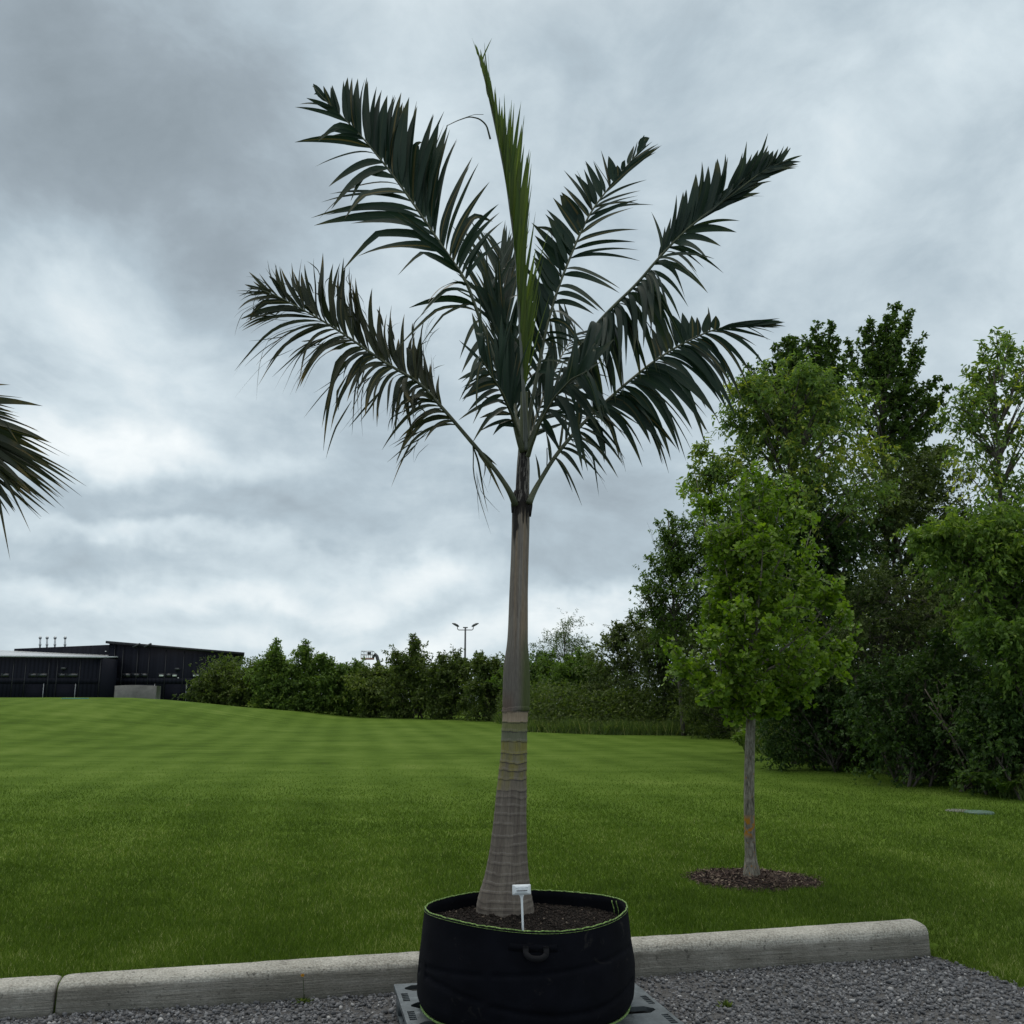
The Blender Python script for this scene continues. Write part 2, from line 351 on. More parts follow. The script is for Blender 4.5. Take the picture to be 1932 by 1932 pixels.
M['lf_ash'] = leafmat('ash_leaf', [(0, (0.0667, 0.1111, 0.0394)), (.6, (0.1379, 0.2115, 0.0609)), (1, (0.3338, 0.3584, 0.0627))], .36)
M['lf_maple'] = leafmat('maple_leaf', [(0, (0.0292, 0.0586, 0.0155)), (.6, (0.0668, 0.1138, 0.0276)), (1, (0.1419, 0.1898, 0.0483))], .32)
M['lf_dark'] = leafmat('dark_leaf', [(0, (0.0174, 0.0385, 0.0110)), (.6, (0.0417, 0.0798, 0.0206)), (1, (0.0904, 0.1444, 0.0358))], .3)
M['lf_olive'] = leafmat('olive_leaf', [(0, (0.0377, 0.0595, 0.0186)), (.6, (0.0821, 0.1116, 0.0372)), (1, (0.1626, 0.1954, 0.0744))], .25)
M['lf_light'] = leafmat('light_green_leaf', [(0, (0.0587, 0.1092, 0.0246)), (.6, (0.1192, 0.1911, 0.0382)), (1, (0.2385, 0.3071, 0.0614))], .35)
M['lf_bush'] = leafmat('bush_leaf', [(0, (0.0394, 0.0626, 0.0174)), (.6, (0.0868, 0.1218, 0.0313)), (1, (0.1874, 0.2262, 0.0592))], .32)
M['lf_green'] = leafmat('fresh_bush_leaf', [(0, (0.0533, 0.0931, 0.0224)), (.6, (0.1107, 0.1759, 0.0379)), (1, (0.2254, 0.2932, 0.0621))], .34)
M['lf_silver'] = leafmat('silver_leaf', [(0, (0.0520, 0.0780, 0.0390)), (.6, (0.1170, 0.1560, 0.0845)), (1, (0.2210, 0.2600, 0.1560))], .3)
M['reed'] = leafmat('reed_blade', [(0, (0.0484, 0.0819, 0.0234)), (.6, (0.1076, 0.1560, 0.0429)), (1, (0.2961, 0.2925, 0.1170))], .25)

# ------------------------------------------------------------------ terrain
K0 = ground(0, 1925)[:2]; K1 = ground(1733, 1808)[:2]
KU = (K1 - K0) / np.linalg.norm(K1 - K0); KN = np.array([-KU[1], KU[0]]); KL = np.linalg.norm(K1 - K0)
GE = [ground(1738, 1806)[:2], ground(1800, 1822)[:2], ground(1865, 1845)[:2], ground(1932, 1872)[:2]]
def gravel_edge(Y):
    ys = np.array([GE[3][1] - 2, GE[3][1] - .5] + [g[1] for g in GE[::-1]]); xs = np.array([GE[3][0] + .5, GE[3][0] + .22] + [g[0] for g in GE[::-1]])
    return np.interp(Y, ys, xs)
def st(X, Y):
    return (X - K0[0]) * KN[0] + (Y - K0[1]) * KN[1], (X - K0[0]) * KU[0] + (Y - K0[1]) * KU[1]
def hbase(X, Y):
    Lz = .128 + .0144 * np.maximum(0, Y - 7) * (1 - .7 * sstep(70, 200, Y))
    hill = 1.20 * sstep(-8.5, -20.5, X + .9 * np.sin(Y * .11)) * np.exp(-((Y - 46) / 15.0) ** 2)
    hill = hill + .22 * sstep(-9, -14, X) * np.exp(-((Y - 62) / 12.0) ** 2)
    return Lz + hill + .05 * (fbm(X * .16, Y * .16) - .5) * sstep(8, 20, Y)
def h(X, Y):
    X = np.asarray(X, float); Y = np.asarray(Y, float)
    s, t = st(X, Y); L = hbase(X, Y)
    right = sstep(KL + .02, KL + .2, t)
    low = .012 + .0 * X
    dR = X - gravel_edge(Y) + .10 * (fbm(X * 5, Y * 5) - .5)
    zr = low + (L - low) * sstep(-.25, .65, s)
    zr = np.where(s < .3, np.minimum(zr, -.045 + (zr + .045) * sstep(-.03, .06, dR)), zr)
    L = L + .032 * np.clip(t / KL, 0, 1) * sstep(3, .2, s) * (1 - .5 * right)
    zl = np.where(s > .07, L, -.06)
    return zl * (1 - right) + zr * right
ys = np.concatenate([np.arange(-4, 4, .5), np.arange(4, 9, .04), np.arange(9, 20, .18), np.geomspace(20, 90, 110), np.geomspace(92, 3000, 30)])
xs_n = np.concatenate([-np.geomspace(4.05, 3000, 90)[::-1], np.arange(-4, 4.001, .04), np.geomspace(4.05, 3000, 90)])
XX, YY = np.meshgrid(xs_n, ys)
lawn = npmesh('lawn', np.stack([XX, YY, h(XX, YY)], -1).reshape(-1, 3), grid_faces(len(ys), len(xs_n)), M['lawn'], smooth=True)
tag(lawn, kind='structure')
gx = np.arange(-7, 4.6, .06); gy = np.arange(-4, 6.6, .06)
XX, YY = np.meshgrid(gx, gy)
S_, T_ = st(XX, YY)
keep = (S_ < .06) | (T_ > KL)
zz = .0 + .016 * (fbm(XX * 3, YY * 3) - .5)
zz = np.where((S_ > .06) | (XX > gravel_edge(YY) + .2), -.12, zz)
gl = npmesh('gravel_lot', np.stack([XX, YY, zz], -1).reshape(-1, 3), grid_faces(len(gy), len(gx)), M['gravelbed'], smooth=True)
tag(gl, kind='structure')

# ------------------------------------------------------------------ leaf cloud helpers
def leafcloud(name, pos, d, nrm, Ls, Ws, mt, parent, tint=None, shape='ovate', droop=.15):
    pos = np.asarray(pos); n = len(pos); d = unit(d); s = unit(np.cross(d, nrm)); nn = unit(np.cross(s, d))
    if shape == 'ovate':   T = [(0, 0, 0), (.45, .5, .06), (1, 0, -droop), (.45, -.5, .06)]; F3 = [(0, 1, 2), (0, 2, 3)]
    elif shape == 'fan':   T = [(0, 0, 0), (.72, .5, .10), (1.0, .22, .0), (.86, 0, -.08), (1.0, -.22, 0), (.72, -.5, .10)]; F3 = [(0, 1, 2), (0, 2, 3), (0, 3, 4), (0, 4, 5)]
    elif shape == 'blade': T = [(0, .5, 0), (0, -.5, 0), (1, 0, 0)]; F3 = [(0, 1, 2)]
    elif shape == 'strap': T = [(0, .35, 0), (0, -.35, 0), (.55, -.5, 0), (.55, .5, 0), (1, 0, -droop)]; F3 = [(0, 1, 2), (0, 2, 3), (3, 2, 4)]
    elif shape == 'long':  T = [(0, 0, 0), (.3, .5, .05), (.68, .38, 0), (1, 0, -droop), (.68, -.38, 0), (.3, -.5, .05)]; F3 = [(0, 1, 2), (0, 2, 3), (0, 3, 4), (0, 4, 5)]
    T = np.array(T); F3 = np.array(F3); k = len(T)
    V = pos[:, None] + T[None, :, 0, None] * Ls[:, None, None] * d[:, None] + T[None, :, 1, None] * Ws[:, None, None] * s[:, None] + T[None, :, 2, None] * Ls[:, None, None] * nn[:, None]
    F = (np.arange(n)[:, None, None] * k + F3[None]).reshape(-1, 3)
    if tint is None: tint = rng.random(n)
    C = np.zeros((n, k, 3)); C[..., 0] = tint[:, None]; C[..., 1] = np.abs(T[None, :, 1]) * 2; C[..., 2] = T[None, :, 0]
    return npmesh(name, V.reshape(-1, 3), F, mt, parent, C.reshape(-1, 3))
def bez(a, b, c, n):
    t = np.linspace(0, 1, n)[:, None]; return (1 - t) ** 2 * a + 2 * t * (1 - t) * b + t ** 2 * c

def tree(name, label, cat, px, base_y, Y, lobes, mt, leaf=(.08, .035), clumps=26, twigs=22, lpt=14, twigL=.35, up=.35, depth=.8,
         trunk=.06, group=None, shape='ovate', spread=.34, lean=0, barkm='bark', tz=None, bare=0, tintbias=0.04, droop=.25, stems=1, dens=1.0, plumes=()):
    """lobes: (px, py, rx, ry) outlines in picture units at distance Y; turned into ellipsoids in metres"""
    bx = at(px, base_y, Y)[0]; bz = float(h(bx, Y)) if tz is None else tz
    root = empty(name, (bx, Y, bz)); tag(root, label, cat, group)
    m = mpp(Y) * 1.02
    area = sum(l[2] * l[3] for l in lobes)
    ends = []; LP = []; LD = []; LN = []; LT = []
    mb = MB()
    topz = max(at(l[0], l[1], Y)[2] for l in lobes)
    tip = np.array([at(lobes[0][0], lobes[0][1], Y)[0], Y, topz])
    stemlist = []
    for k in range(stems):
        b0 = np.array([bx, Y, bz - .05]) + (np.array([rng.normal(0, .25), rng.normal(0, .3), 0]) if stems > 1 else 0)
        tp = tip + (np.array([rng.normal(0, .6), rng.normal(0, .5), -.3 * rng.random()]) if stems > 1 else 0)
        P = bez(b0, b0 * .5 + tp * .5 + np.array([rng.normal(0, .12), rng.normal(0, .1), 0]), tp, 14)
        stemlist.append(P); mb.tube(P, np.linspace(trunk, trunk * .25, 14) * (1 if k == 0 else .7), 7)
    for (lx, ly, rx, ry) in lobes:
        c = at(lx, ly, Y); c = c + np.array([0, rng.normal(0, .12 * rx * m), 0]); r = np.array([rx * m, max(rx * m * depth, .3), ry * m])
        nc = max(3, int(clumps * lobes_w(rx, ry, area)))
        u = unit(rng.normal(size=(nc, 3))); rad = rng.random(nc) ** .5
        E = c + u * rad[:, None] * r * .97
        for q in range(nc):
            e = E[q]
            S = stemlist[rng.integers(len(stemlist))]
            k = int(np.argmin(np.abs(S[:, 2] - (e[2] - .9 * np.hypot(e[0] - S[7, 0], e[1] - S[7, 1]) - .3)))); k = min(max(k, 1), 11)
            a = S[k]; L = np.linalg.norm(e - a)
            path = bez(a, a * .45 + e * .55 + np.array([0, 0, .12 * L * (1 if up > 0 else -1)]), e, 6)
            mb.tube(path, np.linspace(trunk * .32, trunk * .07, 6), 4, False)
            tl = twigL * (.7 + .6 * rng.random())
            nt_ = max(3, int(twigs * dens * rng.uniform(.45, 1.25)))
            sp = spread * min(r[0], r[2]) * (.35 + .75 * rng.random())
            o = e + rng.normal(size=(nt_, 3)) * sp * np.array([1, 1, .8])
            dd = unit((o - c) / r * .7 + rng.normal(size=(nt_, 3)) * .45 + np.array([0, 0, up]))
            # leaves along every twig
            s = rng.random((nt_, lpt)); 
            side = unit(np.cross(dd, rng.normal(size=(nt_, 3))))
            sgn = np.sign(rng.random((nt_, lpt)) - .5)
            pp = o[:, None] + dd[:, None] * (s * tl)[..., None] + np.array([0, 0, -1]) * (s ** 2 * tl * .25)[..., None]
            ld = dd[:, None] * .5 + side[:, None] * sgn[..., None] * .8 + rng.normal(size=(nt_, lpt, 3)) * .45 + np.array([0, 0, -droop])
            ln = np.array([0, 0, 1.0]) + rng.normal(size=(nt_, lpt, 3)) * .55
            LP.append(pp.reshape(-1, 3)); LD.append(ld.reshape(-1, 3)); LN.append(ln.reshape(-1, 3))
            ct = rng.normal(.42 + tintbias, .16); LT.append(np.clip(ct + rng.normal(0, .16, nt_ * lpt) + .12 * (s.ravel() - .5), 0, 1))
    for (tx, ty, bx_, by_) in plumes:
        a = at(bx_, by_, Y + rng.normal(0, .3)); e = at(tx, ty, a[1] + rng.normal(0, .2)); L = np.linalg.norm(e - a); path = bez(a, (a + e) / 2 + np.array([-(e - a)[0] * .12, 0, 0]), e, 16)
        mb.tube(path, np.linspace(trunk * .3, .004, 16), 5, False)
        ns = max(5, int(L / .055)); s = np.linspace(.05, 1, ns) ; idx = (s * 15).astype(int)
        o = path[idx] + rng.normal(size=(ns, 3)) * (.05 + .10 * (1 - s))[:, None]
        for rep in range(3 if shape != 'long' else 2):
            dd = unit(rng.normal(size=(ns, 3)) * .8 + np.array([0, 0, .9])); tl = twigL * .8 * (1.05 - .6 * s)
            nl = 8; sq = rng.random((ns, nl)); pp = o[:, None] + dd[:, None] * (sq * tl[:, None])[..., None]
            ld = dd[:, None] * .5 + rng.normal(size=(ns, nl, 3)) * .7 + np.array([0, 0, -droop]); ln = np.array([0, 0, 1.0]) + rng.normal(size=(ns, nl, 3)) * .55
            LP.append(pp.reshape(-1, 3)); LD.append(ld.reshape(-1, 3)); LN.append(ln.reshape(-1, 3)); LT.append(np.clip(rng.normal(.45 + tintbias, .2, ns * nl), 0, 1))
    for q in range(bare):
        l = lobes[rng.integers(len(lobes))]; c = at(l[0], l[1], Y); u = unit(rng.normal(size=3) + np.array([0, 0, .3]))
        e = c + u * np.array([l[2] * m * 1.3, l[2] * m * .6, l[3] * m * 1.05]); a = c - np.array([0, 0, .3 * l[3] * m])
        path = bez(a, (a + e) / 2 + np.array([0, 0, .1]), e, 8); path += rng.normal(0, .015, path.shape)
        mb.tube(path, np.linspace(.014, .004, 8), 4, False)
        for z in range(4):
            k = rng.integers(3, 8); e2 = path[k] + rng.normal(size=3) * .28; mb.tube(bez(path[k], (path[k] + e2) / 2 + rng.normal(0, .04, 3), e2, 4), np.linspace(.007, .002, 4), 3, False)
    P_, D_, N_, T_2 = map(np.concatenate, (LP, LD, LN, LT))
    ok = P_[:, 2] > bz + .02; P_, D_, N_, T_2 = P_[ok], D_[ok], N_[ok], T_2[ok]
    n = len(P_); sc = rng.uniform(.65, 1.25, n)
    mb.build('trunk', M[barkm], root, True)
    leafcloud('crown', P_, D_, N_, leaf[0] * sc, leaf[1] * sc, M[mt], root, T_2, shape)
    return n
def lobes_w(rx, ry, area): return rx * ry / area

# ------------------------------------------------------------------ concrete kerb blocks
def kerb_block(t0, t1, label):
    o = empty('concrete_kerb', (K0[0] + KU[0] * (t0 + t1) / 2, K0[1] + KU[1] * (t0 + t1) / 2, 0))
    prof = [(.0, -.05), (0, .0), (.001, .05), (.003, .095), (.006, .112), (.013, .124), (.024, .134), (.040, .141), (.075, .147), (.12, .150), (.155, .149), (.168, .142), (.172, .12), (.172, -.05)]
    pr = np.array(prof); n = max(6, int((t1 - t0) / .018)); ts = np.linspace(t0, t1, n)
    A = []
    for q, t in enumerate(ts):
        e = min(t - t0, t1 - t); ins = (.007 if (t - t0 < .1 or t1 < KL - .1) else .045) * max(0, 1 - e / .03) ** 2
        w = .5 * (fbm(t * 2.1, 3.3) - .5) * .02
        s = pr[:, 0] + (ins * np.where(pr[:, 0] < .08, 1, -1)); z = pr[:, 1] * (1 + .24 * max(t, 0) / KL) - (ins * .8 * (pr[:, 1] > .1))
        s = s + .010 * (fbm(t * 3.3, pr[:, 1] * 5, 15) - .5) * (pr[:, 1] > 0) + .008 * (fbm(t * 9, pr[:, 1] * 22, 5) - .5) + w; z = z + .005 * (fbm(t * 12, pr[:, 0] * 30, 9) - .5) * (pr[:, 1] > .05)
        A.append(np.stack([K0[0] + KU[0] * t + KN[0] * s, K0[1] + KU[1] * t + KN[1] * s, z], -1))
    V = np.array(A).reshape(-1, 3); k = len(prof); F = grid_faces(n, k)
    c0 = V[:k].mean(0); c1 = V[-k:].mean(0); V = np.vstack([V, c0, c1]); m = n * k
    tr = [[m, q + 1, q] for q in range(k - 1)] + [[m + 1, (n - 1) * k + q, (n - 1) * k + q + 1] for q in range(k - 1)]
    bpy.data.objects.remove(o)
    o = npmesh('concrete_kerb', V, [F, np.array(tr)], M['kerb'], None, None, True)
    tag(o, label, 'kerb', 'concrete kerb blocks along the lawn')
def t_at(px, py): return float(st(*ground(px, py)[:2])[1])
tj = t_at(100, 1918)
t2 = t_at(985, 1860)
kerb_block(tj - 2.45, tj - .007, 'short visible end of pale concrete kerb block at the far left, left of the dark joint')
kerb_block(tj + .007, t2 - .006, 'long pale concrete kerb block between the dark joint and the black planter')
kerb_block(t2 + .006, KL + .11, 'pale concrete kerb block right of the black planter, rounded end meeting grass')

# ------------------------------------------------------------------ gravel stones
def stones(name, X, Y, Z, size, mt, kind='stuff', flat=.85, tint=None, parent=None):
    ph = (1 + 5 ** .5) / 2
    ico = unit(np.array([(-1, ph, 0), (1, ph, 0), (-1, -ph, 0), (1, -ph, 0), (0, -1, ph), (0, 1, ph), (0, -1, -ph), (0, 1, -ph), (ph, 0, -1), (ph, 0, 1), (-ph, 0, -1), (-ph, 0, 1)], float))
    fi = np.array([(0, 11, 5), (0, 5, 1), (0, 1, 7), (0, 7, 10), (0, 10, 11), (1, 5, 9), (5, 11, 4), (11, 10, 2), (10, 7, 6), (7, 1, 8), (3, 9, 4), (3, 4, 2), (3, 2, 6), (3, 6, 8), (3, 8, 9), (4, 9, 5), (2, 4, 11), (6, 2, 10), (8, 6, 7), (9, 8, 1)])
    n = len(X); V = ico[None] * (1 + rng.uniform(-.38, .30, (n, 12, 1)))
    V = V * rng.uniform(.6, 1.25, (n, 1, 3))
    # random rotation
    q = unit(rng.normal(size=(n, 4))); w, x, y, z = q.T
    Rm = np.stack([1 - 2 * (y * y + z * z), 2 * (x * y - z * w), 2 * (x * z + y * w), 2 * (x * y + z * w), 1 - 2 * (x * x + z * z), 2 * (y * z - x * w), 2 * (x * z - y * w), 2 * (y * z + x * w), 1 - 2 * (x * x + y * y)], -1).reshape(n, 3, 3)
    V = np.einsum('nij,nkj->nki', Rm, V); V[..., 2] *= flat
    V = V * size[:, None, None] + np.stack([X, Y, Z], -1)[:, None]
    F = (np.arange(n)[:, None, None] * 12 + fi[None]).reshape(-1, 3)
    if tint is None: tint = np.clip(rng.normal(.5, .22, n), 0, 1)
    C = np.zeros((n, 12, 3)); C[..., 0] = tint[:, None]
    o = npmesh(name, V.reshape(-1, 3), F, mt, parent, C.reshape(-1, 3)); return o
n = 78000
X = rng.uniform(-3.3, 3.6, n); Y = rng.uniform(3.9, 6.5, n)
S_, T_ = st(X, Y); okk = (S_ < .0) & (X < gravel_edge(Y) + .04 + .12 * (rng.random(n) - .5)) & (np.abs(X) < Y * .62)
X, Y = X[okk], Y[okk]
dirt = sstep(.50, .62, fbm(X * .9 + 3, Y * 1.3, 2)); k_ = rng.random(len(X)) > dirt * .55; X, Y, dirt = X[k_], Y[k_], dirt[k_]
tag(stones('gravel', X, Y, rng.uniform(-.004, .010, len(X)) + .016 * (fbm(X * 3, Y * 3) - .5), .0045 + .0105 * rng.random(len(X)) ** 2.2, M['stone']), 'crushed grey stone spread over the lot in front of the kerb', 'gravel', kind='stuff')

# ------------------------------------------------------------------ grass blades
def blades(name, X, Y, L, Wd, mt, label, tilt=.5, cat='grass', zoff=-.004, tint=None):
    n = len(X); Z = h(X, Y) + zoff
    d = np.stack([rng.normal(0, tilt, n), rng.normal(0, tilt, n), np.ones(n)], -1)
    fc = np.stack([rng.normal(0, 1, n) * .6, -np.ones(n), np.zeros(n)], -1)
    if tint is None: tint = np.clip(.46 + .55 * (fbm(X * .7, Y * 1.1) - .5) + .06 * np.sin((X + .17 * Y) * 5.2) + .25 * (vnoise(X * 4, Y * 4) - .5) + rng.normal(0, .25 - .10 * sstep(6, 14, Y), n), 0, 1)
    o = leafcloud(name, np.stack([X, Y, Z], -1), d, fc, L, Wd, mt, None, tint, 'blade'); tag(o, label, cat, kind='stuff'); return o
def lawn_pts(n, y0, y1, pw=2.0):
    u = rng.random(n); Y = 1 / (1 / y0 + u * (1 / y1 - 1 / y0)); X = rng.uniform(-.62, .62, n) * Y * 1.02
    S_, T_ = st(X, Y)
    g = gravel_edge(Y) + .10 * (rng.random(n) - .6)
    ok = np.where(T_ < KL + .10, S_ > .165, (S_ > .12) | (X > g))
    dm = np.hypot((X - MC[0]) / .50, (Y - MC[1]) / .46) > 1 + .12 * (rng.random(n) - .5)
    return X[ok & dm], Y[ok & dm]
MC = ground(1421, 1663, .14)[:2] 
X, Y = lawn_pts(520000, 4.9, 24); k_ = rng.random(len(X)) > sstep(8.5, 23, Y); X, Y = X[k_], Y[k_]
blades('grass', X, Y, (.020 + .024 * rng.random(len(X))) * (1 + .02 * Y) * (1 - .55 * sstep(9, 20, Y)), .0026 + .0005 * Y + 0 * X, M['blade'], 'short mown green grass of the lawn nearest the kerb', .55)

# ------------------------------------------------------------------ mulch ring
mc = np.array([MC[0], MC[1]]); mz = float(h(mc[0], mc[1]))
r_ = np.linspace(0, 1, 12); a_ = np.linspace(0, 2 * np.pi, 64, endpoint=False)
RR, AA = np.meshgrid(r_, a_, indexing='ij'); rr = RR * (1 + .07 * np.sin(3 * AA + 1) + .04 * np.sin(7 * AA))
VX = mc[0] + rr * .53 * np.cos(AA); VY = mc[1] + rr * .49 * np.sin(AA)
VZ = h(VX, VY) + .03 * (1 - RR ** 2) - .004 + .012 * (fbm(VX * 12, VY * 12) - .5)
mo = npmesh('mulch_bed', np.stack([VX, VY, VZ], -1).reshape(-1, 3), grid_faces(12, 64, True), M['soil'], None, None, True)
tag(mo, kind='structure')
n = 5200; rr = np.sqrt(rng.random(n)) * 1.02; aa = rng.random(n) * 2 * np.pi; rr *= (1 + .07 * np.sin(3 * aa + 1) + .04 * np.sin(7 * aa))
X = mc[0] + rr * .53 * np.cos(aa); Y = mc[1] + rr * .49 * np.sin(aa); Z = h(X, Y) + .032 * (1 - np.minimum(rr, 1) ** 2) + rng.uniform(0, .012, n)
d = np.stack([rng.normal(size=n), rng.normal(size=n), rng.normal(size=n) * .3], -1)
o = leafcloud('mulch', np.stack([X, Y, Z], -1), d, np.array([0, 0, 1.]) + rng.normal(size=(n, 3)) * .4, rng.uniform(.012, .05, n), rng.uniform(.004, .011, n), M['mulch'], None, rng.random(n) ** 1.2, 'strap')
tag(o, 'brown bark chips and straw in a ring round the young ginkgo trunk', 'mulch', kind='stuff')

# ------------------------------------------------------------------ pallet
BC = np.array([at(991, 1715, 4.66)[0], 4.66])           # centre of the grow bag
PB0 = ground(743, 1857, .14)[:2]
pth = math.atan2(KU[1], KU[0]) + R(-1.0)
pu = np.array([math.cos(pth), math.sin(pth)]); pn = np.array([math.sin(pth), -math.cos(pth)])   # pn comes towards the camera
AX = np.array([[pu[0], pu[1], 0], [pn[0], pn[1], 0], [0, 0, 1]])
PO = np.array([PB0[0], PB0[1], 0])
PW, PD = 1.155, 1.08
root = empty('plastic_pallet', (PO + AX[0] * PW / 2 + AX[1] * PD / 2)); tag(root, 'grey plastic pallet with slots, under the black planter', 'pallet')
# deck: a plate with pentagonal slots and small vent holes, cut by triangulating with holes
def deck_mesh():
    import bmesh
    from mathutils.geometry import tessellate_polygon
    outer = [(0, 0), (PW, 0), (PW, PD), (0, PD)]
    holes = []
    for k in range(4):
        y0 = .035 + k * .275; y1 = y0 + .095
        for (xa, xb) in ((.045, .36), (.43, .73), (.80, PW - .05)):
            xm = .035
            holes.append([(xa, (y0 + y1) / 2 - .012), (xa + xm, y0), (xb - xm, y0), (xb, (y0 + y1) / 2 - .012), (xb, (y0 + y1) / 2 + .012), (xb - xm, y1), (xa + xm, y1), (xa, (y0 + y1) / 2 + .012)])
    for k in range(3):
        y0 = .035 + k * .275 + .125
        for q in range(5):
            a = y0 + q * .026
            for (xa, xb) in ((.018, .050), (PW - .050, PW - .018)):
                holes.append([(xa, a), (xb, a), (xb, a + .021), (xa, a + .021)])
    cu = bpy.data.curves.new('c', 'CURVE'); cu.dimensions = '2D'; cu.fill_mode = 'BOTH'; cu.extrude = .010
    for poly in [outer] + holes:
        sp = cu.splines.new('POLY'); sp.points.add(len(poly) - 1); sp.use_cyclic_u = True
        for p_, (x, y) in zip(sp.points, poly): p_.co = (x, y, 0, 1)
    tmp = bpy.data.objects.new('tmp', cu); col.objects.link(tmp)
    dg = bpy.context.evaluated_depsgraph_get(); me = bpy.data.meshes.new_from_object(tmp.evaluated_get(dg))
    bpy.data.objects.remove(tmp)
    V = np.array([v.co[:] for v in me.vertices]); V = V @ AX + PO + np.array([0, 0, .13])
    F3 = [p.vertices[:] for p in me.polygons if len(p.vertices) == 3]; F4 = [p.vertices[:] for p in me.polygons if len(p.vertices) == 4]
    npmesh('deck', V, [np.array(F) for F in (F3, F4) if F], M['pallet'], root)
deck_mesh()
mb = MB()
for xa in (.0, PW / 2 - .08, PW - .16):
    mb.box((xa + .012, .012, .016), (xa + .148, PD - .012, .034), AX, PO)
mb.build('runner', M['pallet'], root)
for xa in (.012, PW / 2 - .06, PW - .132):
    for ya in (.012, PD / 2 - .06, PD - .132):
        mb = MB(); mb.box((xa, ya, .0341), (xa + .12, ya + .12, .0955), AX, PO); mb.build('block', M['pallet'], root)
mb = MB()
for k in range(12):
    mb.box((.02, .108 + k * .0775, .05), (PW - .02, .114 + k * .0775, .096), AX, PO)
mb.box((.010, .010, .096), (PW - .010, PD - .010, .1075), AX, PO)  # dark sheet added under the deck as painted shade in the slots
mb.build('rib_and_slot_shade', M['trimdark'], root)

# ------------------------------------------------------------------ grow bag
ZB = .142; ZT = .556
nb = 220; A_ = np.linspace(0, 2 * np.pi, nb, endpoint=False)
def bag_r(zf, A):   # zf 0 bottom .. 1 rim
    r = np.interp(zf, [0, .04, .12, .3, .55, .8, 1], [.452, .474, .487, .490, .483, .472, .462])
    wr = .008 * np.sin(3 * A + 2 * zf) * (1 - zf * .5) + .020 * (fbm(np.cos(A) * 2 + 5, np.sin(A) * 2 + 5, zf * 2.3) - .5) * np.sin(np.pi * np.clip(zf, 0, 1)) ** .5
    cre = -.010 * np.exp(-((zf - (.30 + .10 * np.sin(A * 2 + .7))) / .025) ** 2) - .008 * np.exp(-((zf - (.55 + .1 * np.sin(A * 1.0 + 2))) / .02) ** 2)
    return r + wr + cre * (fbm(np.cos(A) * 3, np.sin(A) * 3, 1) > .45)
def bag_rim_dz(A): return .010 * np.sin(A * 2 + .8) + .006 * np.sin(3 * A + 2.1)
root = empty('grow_bag', (BC[0], BC[1], ZB)); tag(root, 'large round black fabric planter with lime edging on the pallet', 'planter')
rows = []
zfs = np.linspace(0, 1, 46)
rows.append(np.stack([BC[0] + .2 * np.cos(A_), BC[1] + .2 * np.sin(A_), np.full(nb, ZB)], -1))
SX = 1.012; SY = .955
for zf in zfs:
    r = bag_r(zf, A_); z = ZB + (ZT - ZB) * zf + bag_rim_dz(A_) * zf
    rows.append(np.stack([BC[0] + SX * r * np.cos(A_), BC[1] + SY * r * np.sin(A_), z], -1))
for zf in (1.0, .93, .8):
    r = bag_r(zf, A_) - .006; z = ZB + (ZT - ZB) * zf + bag_rim_dz(A_) * zf
    rows.append(np.stack([BC[0] + SX * r * np.cos(A_), BC[1] + SY * r * np.sin(A_), z], -1))
npmesh('fabric_wall', np.array(rows).reshape(-1, 3), grid_faces(len(rows), nb, True), M['fabric'], root, None, True)
def ringtube(zf, off, rad, dz=0):
    r = bag_r(zf, A_) + off; z = ZB + (ZT - ZB) * zf + bag_rim_dz(A_) * zf + dz
    P = np.stack([BC[0] + SX * r * np.cos(A_), BC[1] + SY * r * np.sin(A_), z], -1); P = np.vstack([P, P[:1]])
    return P, rad
mb = MB()
P, rd = ringtube(1.0, -.003, .0030, .0015); P = P + .0012 * rng.normal(size=P.shape); mb.tube(P, rd, 7, False)
mb.build('rim_piping', M['piping'], root, True)
mb = MB(); P, rd = ringtube(.984, .0010, .0008); mb.tube(P, rd, 5, False); mb.build('rim_stitching', M['piping'], root, True)
mb = MB(); P, rd = ringtube(0.02, .004, .0055); P[:, 2] += .010 * np.sin(A_.tolist() + [0] if False else np.append(A_, 0) * 3); mb.tube(P, rd, 7, False)
mb.build('base_piping', M['piping'], root, True)
# inside seam at the right
aS = R(16); mb = MB()
for q in (0, 1):
    zz = np.linspace(.80, 1.0, 9); aa = aS + q * .05 + .012 * np.sin(zz * 40)
    r = bag_r(zz, aa) - .016 - .012 * q; mb.tube(np.stack([BC[0] + SX * r * np.cos(aa), BC[1] + SY * r * np.sin(aa), ZB + (ZT - ZB) * zz + .004], -1), .0022, 6)
mb.build('seam', M['piping'], root, True)
# handle: webbing band and a hanging loop, front
def bagpt(a, zf, off): 
    r = bag_r(zf, a) + off; return np.array([BC[0] + SX * r * math.cos(a), BC[1] + SY * r * math.sin(a), ZB + (ZT - ZB) * zf + bag_rim_dz(a) * zf])
def ribbon(mb, pts, wv, th, nvec):
    """flat strap along pts, half width vector wv[i], thickness along nvec[i]"""
    V = []
    for p, w, nn in zip(pts, wv, nvec): V += [p - w - nn * th, p + w - nn * th, p + w + nn * th, p - w + nn * th]
    k = len(pts); F = grid_faces(k, 4, True); V = np.array(V)
    mb.add(V, np.vstack([F, [[0, 1, 2, 3]], [[4 * k - 1, 4 * k - 2, 4 * k - 3, 4 * k - 4]]]))
hd = empty('handle', bagpt(R(273), .80, .004)); hd.parent = root; hd.location = Vector(hd.location) - Vector(root.location)
mb = MB(); an = np.linspace(R(261), R(285.5), 16)
ribbon(mb, [bagpt(a, .848, .0025) for a in an], [np.array([0, 0, .014])] * 16, .0018, [np.array([math.cos(a), math.sin(a), 0]) for a in an])
